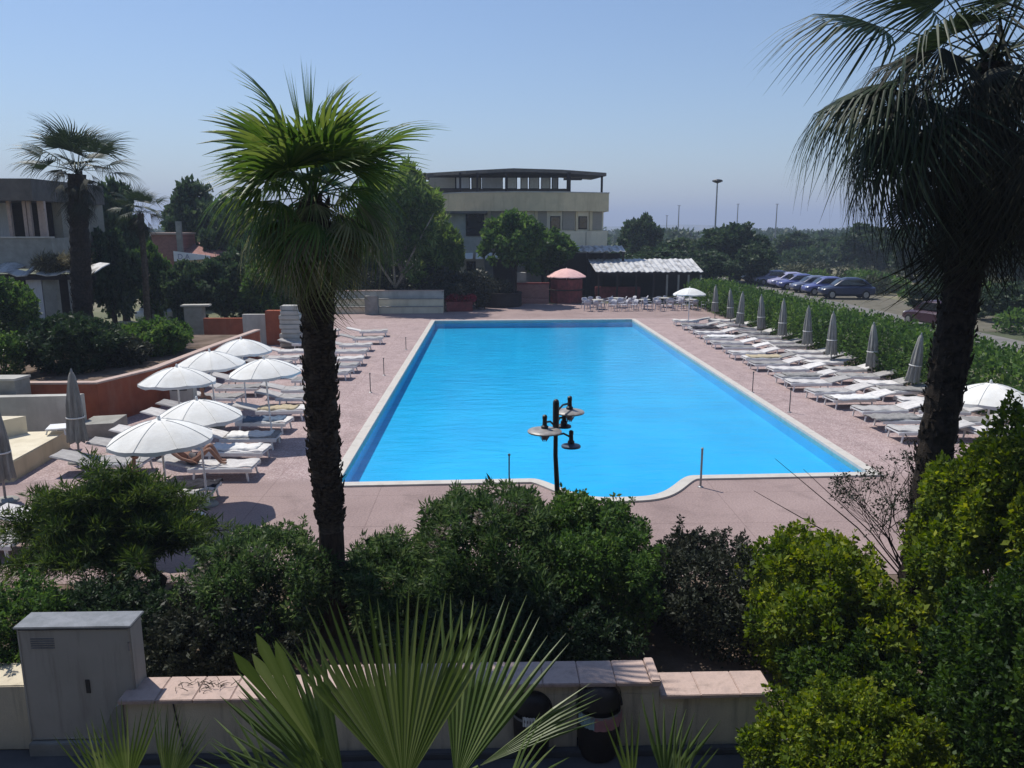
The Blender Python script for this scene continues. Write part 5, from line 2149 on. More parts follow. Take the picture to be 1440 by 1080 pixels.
for px in (598, 648, 671, 711, 800, 846.5):
    q_, d_ = onfront(px)
    h = zat(px, 242, q_.y)
    mb = MB()
    wd = .34 if px == 800 else .18
    mb.box((q_.x, q_.y + .25, (z_par_t + .09 + h) / 2), (wd, wd, h - z_par_t - .15))
    mb.build('post', M['darkwood'], bd)
xa, xb = D(600, 260, 75).x, D(802, 260, 75).x
mb = MB()
vwall(mb, (xa, 75.6), (xb, 74.6), z_par_t + .02, z_par_t + .55, .2)
vwall(mb, (xa, 75.6), (xb, 74.6), z_par_t + 1.55, heights[2] - .15, .2)
mb.build('terrace_wall', M['roofbrown'], bd)
for i, (a, b, mm) in enumerate(((604, 640, 'shutter'), (642, 660, 'curtain'), (664, 676, 'shutter'), (679, 706, 'curtain'), (714, 726, 'lens'), (733, 741, 'lens'), (745, 757, 'lens'), (762, 773, 'lens'), (777, 784, 'curtain'))):
    x0_, x1_ = D(a, 262, 74.9).x, D(b, 262, 74.9).x
    f_ = MB().box(((x0_ + x1_) / 2, 74.9, z_par_t + 1.06), (x1_ - x0_ + .16, .12, 1.1)).build('window', M['darkwood'], bd)
    MB().box(((x0_ + x1_) / 2, 74.835, z_par_t + 1.06), (x1_ - x0_, .02, .96)).build('pane', M[mm], f_)  # pale panes hold the reflected sky in their flat colour
mb = MB()
x0_ = D(800, 250, 70.8).x
mb.box((x0_ + .35, 70.9, zat(805, 252, 70.9)), (1.6, .5, .16))
mb.build('bracket', M['darkwood'], bd)
# white awning over a dark ground floor terrace on the right
Ya = 68.2
xa, xb = D(772, 348, Ya).x, D(880, 348, Ya).x
mb = MB()
vs, fs = [], []
zc0, zc1 = zat(820, 353, Ya), zat(820, 345.5, 70.2)
for i in range(31):
    u = i / 30
    x = xa + (xb - xa) * u
    for v in (0, .5, 1):
        vs.append((x, Ya + 2.2 * v, zc0 + (zc1 - zc0) * v + .05 * math.sin(i * 2.3 + v) - .04 * (v == 0) * (i % 3 == 0)))
for i in range(30):
    for j in range(2):
        a = i * 3 + j
        fs.append((a, a + 3, a + 4, a + 1))
mb.add(vs, fs)
aw = mb.build('awning', M['sheet'], bd)
aw.modifiers.new('thickness', 'SOLIDIFY').thickness = .05
for px in (776, 800, 826, 850, 876):
    x = D(px, 380, Ya + .1).x
    mb = MB()
    mb.box((x, Ya + .2, zc0 / 2 - .06), (.16, .16, zc0 - .12))
    mb.build('post', M['darkwood'], bd)
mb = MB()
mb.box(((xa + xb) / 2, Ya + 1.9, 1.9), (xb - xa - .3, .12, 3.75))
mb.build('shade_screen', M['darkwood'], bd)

# lower grey wing at the left
Yw = 66
an = empty('side_wing', (D(640, 330, Yw).x, Yw + 3, 0), 'plain grey two-storey wing left of the cream building, half hidden by the tree', 'building')
xa, xb = D(606, 330, Yw).x, D(683, 330, Yw).x
zt2, zm = zat(650, 300, Yw), zat(650, 334, Yw)
mb = MB()
vwall(mb, (xa, Yw), (xb, Yw), zm - 1.55, zm, .25)
mb.build('balcony_wall', M['greywall'], an)
mb = MB()
mb.box(((xa + xb) / 2, Yw + 3.1, (zt2 - .05) / 2), (xb - xa - .3, 4.4, zt2 - .05))
mb.build('wall', M['greywall'], an)
mb = MB()
mb.box(((xa + xb) / 2, Yw + 2.6, zt2 + .08), (xb - xa + .3, 5.6, .2))
mb.build('roof', M['roofbrown'], an)
x0_, x1_ = D(655, 318, Yw + .85).x, D(681, 318, Yw + .85).x
f_ = MB().box(((x0_ + x1_) / 2, Yw + .86, (zm + zt2) / 2 + .05), (x1_ - x0_, .1, zt2 - zm - .15)).build('window', M['darkwood'], an)
MB().box(((x0_ + x1_) / 2, Yw + .80, (zm + zt2) / 2 + .05), (x1_ - x0_ - .16, .02, zt2 - zm - .3)).build('pane', M['glassdark'], f_)
x0_, x1_ = D(656, 378, Yw + .85).x, D(669, 378, Yw + .85).x
f_ = MB().box(((x0_ + x1_) / 2, Yw + .86, zat(660, 378, Yw)), (x1_ - x0_, .1, 1.15)).build('window', M['darkwood'], an)
MB().box(((x0_ + x1_) / 2, Yw + .80, zat(660, 378, Yw)), (x1_ - x0_ - .12, .02, 1.0)).build('pane', M['glassdark'], f_)
for k, (a, b) in enumerate(((654, 665), (669, 679), (682, 692), (695, 702), (709, 722))):
    x0_, x1_ = D(a, 360, Yw - .6).x, D(b, 360, Yw - .6).x
    z_ = zat(680, 360, Yw - .6)
    mb = MB()
    mb.add([(x0_, Yw - 1.1, z_ - .22), (x1_, Yw - 1.1, z_ - .2), (x1_, Yw - .02, z_ + .25), (x0_, Yw - .02, z_ + .22)], [(0, 1, 2, 3)])
    mb.build('awning', M['canvas'], an).modifiers.new('thickness', 'SOLIDIFY').thickness = .04
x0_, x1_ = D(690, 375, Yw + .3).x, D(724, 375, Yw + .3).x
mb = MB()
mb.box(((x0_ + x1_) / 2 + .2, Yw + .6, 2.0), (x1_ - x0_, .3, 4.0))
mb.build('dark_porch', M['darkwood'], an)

# ------------------------------------------------------------------ LEFT PALE BUILDING
Yl = 38.5
lb = empty('pale_building', (-25, Yl, 0), 'pale two-storey building cut by the left edge, with a balcony and torn white awning', 'building')
xr_ = D(73, 350, Yl).x
xlft = -36
z0b, z1b = zat(20, 378, Yl), zat(20, 335, Yl)
mb = MB()
vwall(mb, (xlft, Yl), (xr_, Yl), z0b, z1b, .2)
vwall(mb, (xr_ - .2, Yl + .2), (xr_ - .2, Yl + 3), z0b, z1b, .2)
mb.build('balcony_wall', M['greyconc'], lb)  # darker grey puts the shade on this pale wall into its colour
mb = MB()
mb.box(((xlft + xr_) / 2 + .02, Yl + .09, z1b + .04), (xr_ - xlft + .1, .3, .07), 0, .01)
mb.build('rail', M['tile'], lb)
zr = zat(20, 282, Yl)
zr2 = zat(20, 251, Yl)
xro = D(46, 265, Yl).x
mb = MB()
mb.box(((xlft + xro) / 2, Yl + 3.4, (zr + zr2) / 2), (xro - xlft, 7, zr2 - zr))
mb.build('roof', M['roofbrown'], lb)
mb = MB()
mb.box(((xlft + xr_) / 2 - .4, Yl + 5, (z0b + zr) / 2 - .002), (xr_ - xlft - .9, 4.4, zr - z0b - .01))
mb.build('upper_wall', M['shutter'], lb)  # upper wall's shade is likewise put into a greyer colour
for a, b, mm in ((-30, -8, 'curtain'), (-4, 15, 'curtain'), (17, 35, 'darkwood'), (45, 56, 'darkwood'), (64, 72, 'darkwood')):
    x0_, x1_ = D(a, 310, Yl + 2.6).x, D(b, 310, Yl + 2.6).x
    f_ = MB().box(((x0_ + x1_) / 2, Yl + 2.74, (z1b + zr) / 2 - .4), (x1_ - x0_, .1, zr - z1b + .75)).build('window', M[mm], lb)
for a in (14, 36, 42, 57, 62):
    x = D(a + 1, 310, Yl + .8).x
    mb = MB()
    mb.box((x, Yl + .8, (z1b + zr) / 2 - .3), (.16, .16, zr - z1b + .6))
    mb.build('post', M['coping'], lb)
for a, b in ((77, 82),):
    x0_ = D(80, 310, Yl + 3).x
    mb = MB()
    mb.box((x0_, Yl + 3, (z1b + zr) / 2), (.5, .2, zr - z1b))
    mb.build('pillar', M['curtain'], lb)
za = zat(20, 384, Yl - 1)
vs, fs = [], []
xe = D(142, 384, Yl - 1).x
for i in range(41):
    u = i / 40
    x = xlft + (xe - xlft) * u
    for v in (0, .5, 1):
        vs.append((x, Yl - 1.6 + 1.55 * v, za + .35 * v + .08 * math.sin(i * 1.9 + 2 * v) + .06 * math.sin(i * .7)))
for i in range(40):
    for j in range(2):
        a = i * 3 + j
        if (i * 7 + j * 3) % 11 != 0:
            fs.append((a, a + 3, a + 4, a + 1))
mb = MB()
mb.add(vs, fs)
mb.build('awning', M['sheet'], lb).modifiers.new('thickness', 'SOLIDIFY').thickness = .05
mb = MB()
mb.box(((xlft + xe) / 2, Yl - 1.5, za - .2), (xe - xlft, .12, .16))
mb.build('beam', M['darkwood'], lb)
for a, b, mm in ((38, 60, 'curtain'), (61, 80, 'greyconc')):
    x0_, x1_ = D(a, 420, Yl - 1.2).x, D(b, 420, Yl - 1.2).x
    mb = MB()
    mb.box(((x0_ + x1_) / 2, Yl - 1.0, (za - .3) / 2), (x1_ - x0_ - .01, .3, za - .3))
    mb.build('column', M[mm], lb)
x = D(104, 420, Yl - 1.2).x
mb = MB()
mb.tube([(x, Yl - 1.4, 0), (x, Yl - 1.4, za - .1)], .09, 8)
mb.build('column', M['greyconc'], lb)
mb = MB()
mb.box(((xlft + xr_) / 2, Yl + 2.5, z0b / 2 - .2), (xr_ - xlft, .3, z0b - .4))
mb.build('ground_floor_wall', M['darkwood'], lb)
# heap of dry palm thatch on the awning
root = empty('thatch_heap', (D(85, 378, Yl - 1).x, Yl - .9, za + .3), 'heap of dry white-streaked thatch on the awning beside the small palm', 'thatch')
bl = [(BASE[root.name].x + rr.uniform(-1, 1), Yl - .9 + rr.uniform(-.4, .4), za + .35 + rr.uniform(0, .25), .5, .4, .25) for _ in range(8)]
me = leaf_cloud('straw', bl, 5000, .3, .03, .3, 0, .3, .3, None, 90)
me.transform(Matrix.Translation(-BASE[root.name]))
link('straw', me, M['palmdead'], root)

# small brick house with a banner
Yh = 58
hs = empty('brick_house', (D(255, 360, Yh).x, Yh + 2, 0), 'small brick-red house with a pale banner under its roof, behind the trees at left', 'house')
xa, xb, xc = D(205, 345, Yh).x, D(246, 345, Yh).x, D(300, 345, Yh).x
zt3 = zat(240, 330, Yh)
mb = MB()
mb.box(((xa + xb) / 2, Yh + 2.5, zt3 / 2), (xb - xa, 3, zt3))
mb.build('upper_wall', M['brick'], hs)
mb = MB()
mb.box(((xa + xb) / 2, Yh + 2.4, zt3 + .07), (xb - xa + .2, 3.2, .14))
mb.build('coping', M['coping'], hs)
zl3 = zat(270, 366, Yh)
mb = MB()
mb.box(((xb + xc) / 2 + .05, Yh + 2.5, zl3 / 2), (xc - xb, 3.4, zl3))
mb.build('wall', M['render'], hs)
zr3 = zat(270, 342, Yh + 4)
mb = MB()
mb.add([(xb + .02, Yh + .6, zl3 + .35), (xc + .3, Yh + .6, zl3 + .2), (xc + .3, Yh + 4.4, zr3), (xb + .02, Yh + 4.4, zr3 + .1), (xb + .02, Yh + .6, zl3), (xc + .3, Yh + .6, zl3), (xc + .3, Yh + 4.4, zl3), (xb + .02, Yh + 4.4, zl3)],
       [(0, 1, 2, 3), (4, 5, 1, 0), (5, 6, 2, 1), (6, 7, 3, 2), (7, 4, 0, 3)])
mb.build('roof', M['brick'], hs)
x = D(253, 335, Yh + 1).x
MB().box((x, Yh + .95, zat(253, 335, Yh)), (.35, .3, 2.4)).build('chimney', M['greyconc'], hs)
x = D(271, 385, Yh + .7).x
MB().box((x, Yh + .78, zat(270, 387, Yh)), (.9, .1, 1.1)).build('window', M['glassdark'], hs)
bx0, bx1 = D(244, 360, Yh + .4).x, D(295, 362, Yh + .4).x
zb0, zb1 = zat(245, 367.5, Yh + .4), zat(245, 353, Yh + .4)
ze0, ze1 = zat(295, 364, Yh + .4), zat(295, 359.5, Yh + .4)
mb = MB()
mb.add([(bx0, Yh + .42, zb0), (bx1, Yh + .42, ze0), (bx1, Yh + .42, ze1), (bx0, Yh + .42, zb1), (bx0, Yh + .47, zb0), (bx1, Yh + .47, ze0), (bx1, Yh + .47, ze1), (bx0, Yh + .47, zb1)],
       [(0, 1, 2, 3), (7, 6, 5, 4), (0, 4, 5, 1), (3, 2, 6, 7), (0, 3, 7, 4), (1, 5, 6, 2)])
bn = mb.build('banner', M['banner'], hs)
cu = bpy.data.curves.new('lettering', 'FONT')
cu.body = 'D A'
cu.size = .52
cu.extrude = .006
tx = bpy.data.objects.new('lettering', cu)
COL.objects.link(tx)
dg = bpy.context.evaluated_depsgraph_get()
me = bpy.data.meshes.new_from_object(tx.evaluated_get(dg))
bpy.data.objects.remove(tx)
me.transform(Matrix.Translation(Vector((bx0 + .28, Yh + .405, zb0 + .17)) - BASE[hs.name]) @ Matrix.Rotation(PI / 2, 4, 'X'))
link('lettering', me, M['bannerink'], bn)

# ------------------------------------------------------------------ CARS
def loft(mb, st, k=12):
    """st: (x, zbottom, ztop, halfwidth) stations -> rounded box loft along x"""
    vs, fs = [], []
    for x, z0, z1, hw in st:
        for i in range(k):
            a = 2 * PI * (i + .5) / k
            c, s = math.cos(a), math.sin(a)
            cx = math.copysign(abs(c) ** .45, c)
            sz = math.copysign(abs(s) ** .45, s)
            vs.append((x, hw * cx, (z0 + z1) / 2 + (z1 - z0) / 2 * sz))
    for j in range(len(st) - 1):
        for i in range(k):
            fs.append((j * k + i, j * k + (i + 1) % k, (j + 1) * k + (i + 1) % k, (j + 1) * k + i))
    fs.append(tuple(range(k))[::-1])
    fs.append(tuple(range((len(st) - 1) * k, len(st) * k)))
    return mb.add(vs, fs)


def car(x, y, rz, label, paint, sc=1.0):
    root = empty('parked_car', (0, 0, 0), label, 'car', 'cars parked beside the road')
    mb = MB()
    loft(mb, [(-2.05, .42, .72, .66), (-1.98, .3, .84, .78), (-1.5, .24, .93, .84), (-.6, .22, .95, .86), (.6, .22, .94, .86), (1.2, .24, .90, .85), (1.75, .28, .80, .80), (2.02, .36, .68, .70), (2.08, .42, .60, .58)])
    mb.build('body', M[paint], root, True, world=False)
    mb = MB()
    loft(mb, [(-1.75, .80, .95, .66), (-1.25, .85, 1.32, .66), (-.7, .85, 1.46, .65), (.1, .85, 1.46, .65), (.55, .85, 1.34, .66), (1.1, .80, .96, .70)])
    mb.build('roof', M[paint], root, True, world=False)
    for s in (-1, 1):
        mb = MB()
        mb.add([(-1.35, s * .705, .98), (.75, s * .72, .98), (.38, s * .672, 1.32), (-.95, s * .672, 1.36)], [(0, 1, 2, 3)])
        mb.build('window', M['glassdark'], root, world=False)
    mb = MB()
    mb.add([(1.07, -.60, .985), (1.07, .60, .985), (.62, .54, 1.335), (.62, -.54, 1.335)], [(0, 1, 2, 3)])
    mb.build('windscreen', M['glassdark'], root, world=False)
    mb = MB()
    mb.add([(-1.72, -.58, .99), (-1.72, .58, .99), (-1.31, .54, 1.31), (-1.31, -.54, 1.31)], [(0, 1, 2, 3)])
    mb.build('rear_window', M['glassdark'], root, world=False)
    for xx in (-1.28, 1.28):
        for s in (-1, 1):
            mb = MB()
            mb.lathe([(.001, -.09), (.30, -.09), (.32, -.06), (.32, .06), (.30, .09), (.001, .09)], n=20, mtx=Matrix.Translation((xx, s * .77, .32)) @ Matrix.Rotation(PI / 2, 4, 'X'))
            wh = mb.build('wheel', M['tyre'], root, True, world=False)
            mb = MB()
            mb.lathe([(.19, -.006), (.19, .006), (.05, .012), (.001, .012)], n=16, mtx=Matrix.Translation((xx, s * .868, .32)) @ Matrix.Rotation(-s * PI / 2, 4, 'X'))
            mb.build('rim', M['rim'], wh, world=False)
    for s in (-1, 1):
        mb = MB()
        mb.ell((1.97, s * .52, .66), (.08, .15, .07), 10, 6)
        mb.build('headlight', M['lens'], root, True, world=False)
        mb = MB()
        mb.ell((-1.99, s * .58, .72), (.05, .12, .08), 10, 6)
        mb.build('tail_light', M['redpaint'], root, True, world=False)
    root.location = (x, y, -.012)
    root.rotation_euler = (0, 0, rz)
    root.scale = (sc, sc, sc * (1.0 + .16 * ((int(y * 10) % 3) / 2)))
    return root


car(30.6, 66.8, R(172), 'dark navy car, nearest of the cars parked on the verge beyond the hedge', 'car_navy', 1.08)
car(30.4, 70.4, R(175), 'blue car parked just behind the dark navy one on the verge', 'car_blue')
car(30.5, 73.6, R(178), 'blue-grey car parked third along the verge', 'car_slate')
car(30.3, 76.6, R(174), 'violet-blue car parked fourth along the verge', 'car_blue')
car(30.5, 79.6, R(177), 'lilac car parked fifth along the verge', 'car_lilac')
car(30.2, 83.2, R(175), 'pale lilac car parked at the far end of the verge', 'car_lilac')
car(30.1, 87.0, R(175), 'dark slate car, the farthest one parked on the verge', 'car_slate')
car(D(1316, 440, 47).x, 47, R(102), 'dark maroon car on the road side, partly behind the leaning palm trunk', 'car_maroon')
q = G(240, 452)
car(D(240, 440, 50).x, 50, R(60), 'pale silver car parked among the trees left of the stone block', 'car_silver')

# ------------------------------------------------------------------ MASTS


def mast(px, ptop, Y, label, head, r=.11):
    c = D(px, ptop, Y)
    root = empty('light_mast', (c.x, Y, 0), label, 'mast')
    mb = MB()
    mb.tube([(c.x, Y, 0), (c.x, Y, c.z)], [r * 1.3, r * .8], 10)
    mb.build('pole', M['steel'], root)
    if head:
        mb = MB()
        mb.lathe([(.05, -.35), (.5, -.2), (.62, 0), (.5, .12), (.05, .2)], (c.x, Y, c.z), 16)
        for k in range(8):
            a = 2 * PI * k / 8
            mb.box((c.x + .5 * math.cos(a), Y + .5 * math.sin(a), c.z - .05), (.34, .28, .18), a, .03)
        mb.build('lamp_ring', M['darkmetal'], root)
    else:
        mb = MB()
        mb.box((c.x, Y, c.z), (.9, .2, .12), 0, .02)
        mb.build('lamp_arm', M['steel'], root)


mast(1009, 254, 105, 'tall floodlight mast with a dark round head, standing clear against the sky', True)
mast(955, 289, 230, 'faint thin mast far left of the floodlight mast, taller of the pair', False, .16)
mast(938, 303, 260, 'faint thin mast farthest left near the round tree', False, .16)
mast(1038, 287, 240, 'faint thin mast just right of the floodlight mast', False, .16)
mast(1093, 287, 220, 'faint thin mast farther right, toward the weeping palm', False, .16)

# ------------------------------------------------------------------ TREES beyond
gt = 'trees beyond the pool area'
TR = [
    (901, 308, 64, 100, 0, .05, 'round grey-green tree just right of the cream building'),
    (960, 338, 80, 92, 1, .05, 'low dark tree between the round tree and the floodlight mast'),
    (1030, 318, 92, 88, 2, .05, 'broad dark green tree right of the floodlight mast'),
    (1060, 345, 70, 84, 3, .05, 'small tree before the broad one, above the lilac cars'),
    (925, 350, 90, 84, 2, .05, 'dark tree mass right behind the pavilion roof'),
    (995, 355, 80, 80, 3, .05, 'dark tree behind the right end of the pavilion'),
    (1120, 330, 64, 125, 0, .05, 'hazy tree right of the broad dark one'),
    (1165, 335, 60, 130, 1, .05, 'hazy tree left of the weeping palm leaves'),
    (1225, 318, 80, 110, 2, .05, 'tree behind the weeping palm leaves, left part'),
    (1290, 322, 90, 90, 3, .08, 'dark tree behind the leaning palm'),
    (1370, 300, 110, 75, 0, .08, 'large dark tree right of the leaning palm trunk'),
    (1450, 310, 110, 70, 1, .08, 'dark tree cut by the right edge'),
    (1330, 395, 90, 56, 2, .03, 'bushy tree across the road, behind the leaning palm trunk'),
    (1420, 400, 90, 50, 3, .03, 'bushy tree across the road at the right edge'),
]
for px, pt, w_, Y, v, cl, lab in TR:
    tree('tree', lab, px, pt, w_, Y, 'fartree', 0, cl, gt, v, n=17000, ll=.105, lw=.07)
TL = [
    (160, 262, 70, 52, 1, .15, 'dark tree between the small palm and the young palm'),
    (150, 330, 80, 45, 2, .1, 'bushy green tree behind the small palm trunk'),
    (204, 350, 62, 48, 0, .1, 'leafy tree with pale blossoms in front of the brick house'),
    (275, 262, 100, 68, 3, .15, 'broad dark tree behind the brick house'),
    (330, 285, 90, 62, 1, .1, 'grey-green tree left behind the tall palm crown'),
    (262, 372, 66, 46.5, 1, .05, 'small leafy tree just below the pale banner of the brick house'),
    (340, 345, 80, 50, 3, .05, 'dusty green tree behind the low terracotta wall with the pale panel'),
    (312, 360, 90, 47, 2, .05, 'dark bushy tree below the tall palm crown, left side'),
    (380, 370, 90, 46, 0, .05, 'dark bushy tree just left of the tall palm trunk'),
    (415, 300, 90, 60, 2, .1, 'tree right behind the tall palm crown'),
    (500, 330, 110, 64, 3, .08, 'dark tree right of the tall palm trunk, behind the cream benches'),
]
for px, pt, w_, Y, v, cl, lab in TL:
    tree('tree', lab, px, pt, w_, Y, 'hedge' if v == 0 else 'fartree', 0, cl, 'trees at the back left', v, n=17000, ll=.105, lw=.07)
CROWNS.pop(('feather', 0), None)
ft = tree('pepper_tree', 'bright feathery green tree with pale branches, between the tall palm and cream building', 560, 244, 128, 58.5, 'feather', 0, .2, None, 0, bark='paleBranch', n=26000, ll=.13, lw=.030)
tree('pepper_tree', 'drooping olive green tree behind the feathery one, against the cream building', 622, 318, 62, 62.5, 'feather', 0, .05, None, 1, bark='paleBranch', n=16000, ll=.14, lw=.035)
c = D(540, 330, 48.5)
mb = MB()
for tx, ty in ((475, 300), (545, 320), (582, 372), (610, 300)):
    e = D(tx, ty, 56.5)
    s_ = D(556, 405, 58.3)
    mb.tube([s_, s_.lerp(e, .5) + Vector((.1, 0, .3)), e], [.10, .07, .03], 5)
mb.build('limb', M['paleBranch'], ft)

# scrub and far woodland that read as one mass
rng = np.random.default_rng(404)


def scatter(name, label, cat, n, xr, yr, s0, s1, leaves, ll, material, seed, hz_=1.0):
    rng = np.random.default_rng(seed)
    bl = []
    while len(bl) < n:
        Y = rng.uniform(*yr)
        x = rng.uniform(*xr) if not callable(xr) else xr(Y, rng)
        if -30 < x < 20 and Y < 95:
            continue
        s = rng.uniform(s0, s1)
        bl.append((x, Y, s * .5 * hz_, s * rng.uniform(.8, 1.6), s, s * .8 * hz_))
    me = leaf_cloud(name, bl, leaves, ll, ll * .6, .6, .2, .5, .4, 0, seed)
    o = link(name, me, M[material])
    tag(o, label, cat, None, 'stuff')


scatter('far_woodland', 'hazy belt of distant trees below the horizon', 'woodland', 420, lambda Y, r: r.uniform(-.9 * Y, 1.0 * Y), (170, 620), 2.2, 4.2, 90000, 1.3, 'fartree', 71)
scatter('far_woodland', 'dark middle-distance tree belt right of the cream building', 'woodland', 90, lambda Y, r: r.uniform(.16 * Y, .9 * Y), (112, 170), 1.6, 2.9, 50000, .6, 'fartree', 72)
scatter('scrub', 'dry scrub on the open ground beyond the road', 'scrub', 160, lambda Y, r: r.uniform(35, 90), (48, 125), .4, 1.3, 50000, .28, 'scrub', 73)
scatter('scrub', 'low green scrub along the far side of the road', 'scrub', 70, lambda Y, r: r.uniform(29.2, 33) if Y < 45 or Y > 90 else r.uniform(35.5, 40), (30, 110), .5, 1.3, 45000, .22, 'hedge', 74)


# ------------------------------------------------------------------ PEOPLE
def person(label, joints, edges, rads, head, hairs, clothes, loc, rz, hands, face_dir):
    """one skinned body; joints in metres in a local frame with the person facing +X"""
    root = empty('person', loc, label, 'person', None, rz)
    names = list(joints)
    V = [Vector(joints[k]) for k in names]
    Rr = [rads[k] for k in names]
    E_ = [(names.index(a), names.index(b)) for a, b in edges]
    for wrist, d, up_ in hands:              # palm and five separate bent fingers
        w_ = V[names.index(wrist)]
        d = Vector(d).normalized()
        s = d.cross(Vector(up_)).normalized()
        u = s.cross(d)
        palm = w_ + d * .075
        V.append(palm)
        Rr.append(.030)
        ip = len(V) - 1
        E_.append((names.index(wrist), ip))
        for k, (o, L) in enumerate(((-.030, .062), (-.010, .075), (.010, .070), (.030, .055))):
            a = palm + d * .025 + s * o
            b = a + d * L * .55 - u * .008
            c = b + d * L * .45 - u * .022
            i0 = len(V)
            V += [a, b, c]
            Rr += [.010, .009, .007]
            E_ += [(ip, i0), (i0, i0 + 1), (i0 + 1, i0 + 2)]
        a = w_ + d * .035 - s * .035
        b = a + d * .035 - s * .025
        c = b + d * .025 - u * .01
        i0 = len(V)
        V += [a, b, c]
        Rr += [.012, .011, .009]
        E_ += [(names.index(wrist), i0), (i0, i0 + 1), (i0 + 1, i0 + 2)]
    me = bpy.data.meshes.new('body')
    me.from_pydata([tuple(v) for v in V], E_, [])
    o = bpy.data.objects.new('body', me)
    COL.objects.link(o)
    md = o.modifiers.new('skin', 'SKIN')
    for i, sv in enumerate(me.skin_vertices[0].data if me.skin_vertices else []):
        pass
    if not me.skin_vertices:
        bm = bmesh.new()
        bm.from_mesh(me)
        bm.verts.layers.skin.verify()
        bm.to_mesh(me)
        bm.free()
    for i, sv in enumerate(me.skin_vertices[0].data):
        sv.radius = (Rr[i], Rr[i])
        sv.use_root = (i == 0)
    o.modifiers.new('sub', 'SUBSURF').levels = 1
    o.modifiers['sub'].render_levels = 1
    dg = bpy.context.evaluated_depsgraph_get()
    dg.update()
    body = bpy.data.meshes.new_from_object(o.evaluated_get(dg))
    bpy.data.objects.remove(o)
    # head, with face, joined into the same mesh
    hc = Vector(head)
    f = Vector(face_dir).normalized()
    upv = Vector((0, 0, 1))
    sv = upv.cross(f).normalized()
    upv = f.cross(sv)
    hm_ = Matrix((f, sv, upv)).transposed().to_4x4()
    hm_.translation = hc
    mb = MB()
    mb.v = [tuple(v.co) for v in body.vertices]
    mb.f = [tuple(p.vertices) for p in body.polygons]
    mb.ell((0, 0, .0), (.095, .075, .118), 16, 12, hm_)
    mb.ell((.03, 0, -.07), (.06, .052, .055), 12, 8, hm_)
    mb.add([(.09, -.012, .02), (.09, .012, .02), (.118, 0, -.025), (.088, -.018, -.03), (.088, .018, -.03)], [(0, 1, 2), (0, 2, 3), (1, 4, 2), (3, 2, 4)], hm_)
    for s in (-1, 1):
        mb.ell((.082, s * .03, .012), (.012, .014, .008), 8, 5, hm_)
        mb.ell((-.005, s * .077, -.005), (.022, .010, .032), 8, 6, hm_)
    mb.ell((.083, 0, -.058), (.010, .024, .006), 8, 5, hm_)
    bo = mb.build('body', M['skin'], root, True, world=False)
    mb = MB()
    mb.ell((-.014, 0, .022), (.104, .086, .112), 16, 10, hm_)
    vs2, keep = [], []
    mb2 = MB()
    mb2.v = mb.v
    inv = hm_.inverted()
    for fc in mb.f:
        cen = sum((inv @ Vector(mb.v[i]) for i in fc), Vector()) / len(fc)
        if cen.x < .045 or cen.z > .075:
            if cen.z > -.075:
                mb2.f.append(fc)
    mb2.build(hairs[0], M[hairs[1]], root, True, world=False)
    for nm, mm, path, rad in clothes:
        mb = MB()
        mb.tube(path, rad, 14)
        mb.build(nm, M[mm], root, True, world=False)
    return root


ED = [('pelvis', 'waist'), ('waist', 'chest'), ('chest', 'neck'), ('neck', 'skull'), ('chest', 'shl'), ('shl', 'ell'), ('ell', 'wrl'), ('chest', 'shr'), ('shr', 'elr'), ('elr', 'wrr'),
      ('pelvis', 'hil'), ('hil', 'knl'), ('knl', 'anl'), ('anl', 'tol'), ('pelvis', 'hir'), ('hir', 'knr'), ('knr', 'anr'), ('anr', 'tor')]
RAD = dict(pelvis=.125, waist=.12, chest=.13, neck=.052, skull=.055, shl=.062, ell=.042, wrl=.030, shr=.062, elr=.042, wrr=.030, hil=.088, knl=.058, anl=.038, tol=.030, hir=.088, knr=.058, anr=.038, tor=.030)


def recline(back, knee_up):
    """lying on a lounger, facing +X (feet at +X), pelvis at origin, back raised by `back` radians"""
    c, s = math.cos(back), math.sin(back)
    P = lambda L, y, o=0.0: (-L * c - o * s, y, L * s + o * -c * -1)
    ku = knee_up
    return dict(pelvis=(0, 0, .12), waist=(-.2 * c, 0, .12 + .2 * s), chest=(-.42 * c, 0, .13 + .42 * s), neck=(-.60 * c, 0, .14 + .60 * s), skull=(-.70 * c, 0, .16 + .70 * s),
                shl=(-.52 * c, .19, .12 + .52 * s), ell=(-.28 * c + .04, .27, .08 + .28 * s), wrl=(.0 + .02, .26, .10 + .06),
                shr=(-.52 * c, -.19, .12 + .52 * s), elr=(-.28 * c + .04, -.27, .08 + .28 * s), wrr=(.02, -.26, .16),
                hil=(.05, .10, .11), knl=(.40 if ku else .48, .11, .12 + (.36 if ku else .03)), anl=(.62 if ku else .90, .11, .06), tol=(.76 if ku else .97, .12, .05 if ku else .16),
                hir=(.05, -.10, .11), knr=(.42 if ku else .48, -.11, .12 + (.30 if ku else .03)), anr=(.68 if ku else .90, -.11, .06), tor=(.82 if ku else .97, -.12, .05 if ku else .16))


# reclining with knees up on a lounger under the nearest parasol
j = recline(R(32), True)
hd = (j['skull'][0] - .05, 0, j['skull'][2] + .06)
pr_ = person('person reclining with knees bent on a lounger under the nearest parasol, white cap', j, ED, RAD, hd, ('hat', 'clothwhite'),
       [('shorts', 'clothgrey', [(-.12, 0, .19), (0, 0, .13), (.10, 0, .15)], [.135, .15, .13])], (-7.25, 18.5, .345), R(4), [('wrl', (.8, -.2, -.3), (0, 0, 1)), ('wrr', (.8, .2, -.3), (0, 0, 1))], (.8, 0, .55))
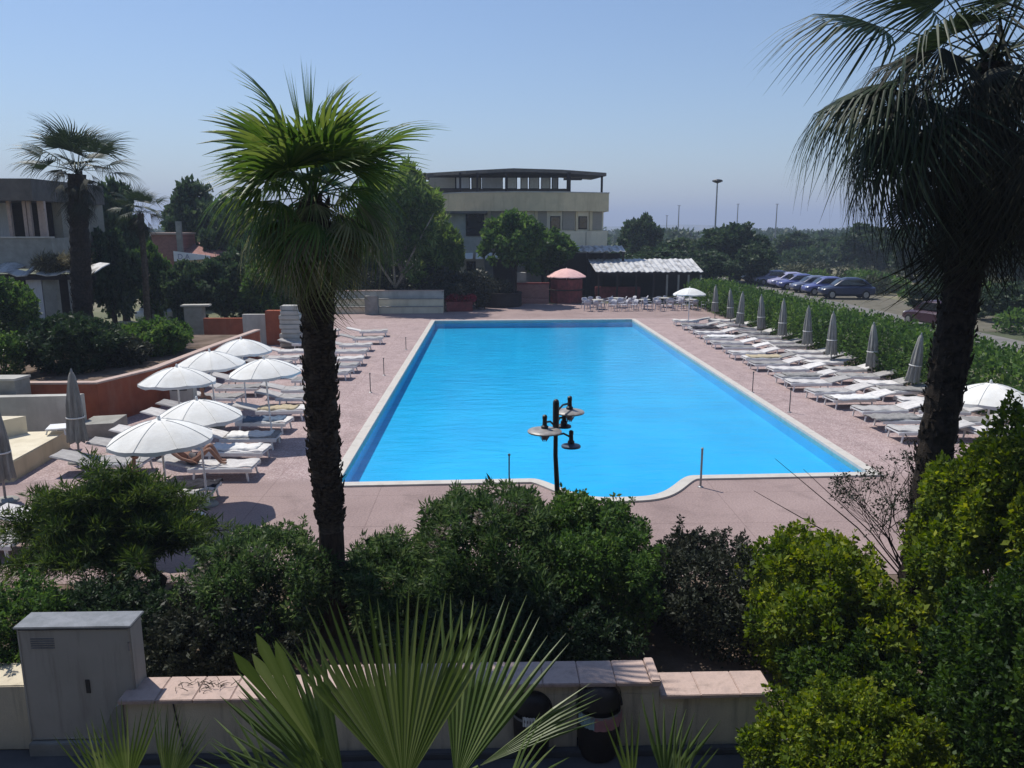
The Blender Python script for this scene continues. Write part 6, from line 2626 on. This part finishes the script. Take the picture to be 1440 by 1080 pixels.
# sitting on the edge of a lounger, in black
sit = dict(pelvis=(0, 0, .12), waist=(-.03, 0, .30), chest=(.02, 0, .50), neck=(.06, 0, .68), skull=(.08, 0, .78), shl=(.02, .19, .60), ell=(.10, .25, .36), wrl=(.32, .17, .24), shr=(.02, -.19, .60), elr=(.10, -.25, .36), wrr=(.32, -.17, .24),
           hil=(.05, .10, .10), knl=(.44, .14, .13), anl=(.46, .14, -.30), tol=(.60, .15, -.34), hir=(.05, -.10, .10), knr=(.44, -.14, .13), anr=(.46, -.14, -.30), tor=(.60, -.15, -.34))
person('dark-haired person in a black top sitting beside the reclining one', sit, ED, RAD, (.10, 0, .87), ('hair', 'hair'),
       [('top', 'clothdark', [(-.02, 0, .14), (-.03, 0, .30), (.01, 0, .48), (.03, 0, .60)], [.15, .145, .16, .12]), ('trousers', 'clothdark', [(-.05, 0, .12), (.08, 0, .12)], [.15, .15])],
       (-7.75, 16.35, .36), R(40), [('wrl', (.9, -.1, -.4), (0, 0, 1)), ('wrr', (.9, .1, -.4), (0, 0, 1))], (1, 0, -.1))
p = G(306, 565)
person('person in dark clothes sitting in the shade between the parasols by the planter', sit, ED, RAD, (.10, 0, .87), ('hair', 'hair'),
       [('top', 'clothgrey', [(-.02, 0, .12), (-.03, 0, .30), (.01, 0, .48), (.03, 0, .60)], [.155, .15, .165, .12]), ('trousers', 'clothdark', [(-.05, 0, .12), (.08, 0, .12)], [.155, .155])],
       (-8.75, 23.5, .36), R(-80), [('wrl', (.9, -.1, -.4), (0, 0, 1)), ('wrr', (.9, .1, -.4), (0, 0, 1))], (1, 0, -.05))

# ------------------------------------------------------------------ unseen hotel wing behind the view, added to darken the foreground
vb = empty('shading_hotel_wing', (0, -4, 0), 'unseen brown hotel wing behind the viewpoint, added to shade the garden wall', 'building')
M['wing'] = mat('dull_brown_render', (.17, .145, .12), (.13, .11, .095), 1.2, .9, .25, .1)  # dark colour keeps the added wing's bounce light low
MB().box((0, -4.2, 5.5), (34, 6, 11)).build('wall', M['wing'], vb)
for z in (1.55, 4.4, 7.25):
    MB().box((0, -.55, z), (33, 1.3, .16)).build('balcony_slab', M['wing'], vb)
for x in range(-14, 15, 4):
    for z in (2.6, 8.4):
        f_ = MB().box((x, -1.19, z), (1.6, .08, 1.9)).build('window', M['darkwood'], vb)
        MB().box((x, -1.14, z), (1.4, .02, 1.7)).build('pane', M['glassdark'], f_)
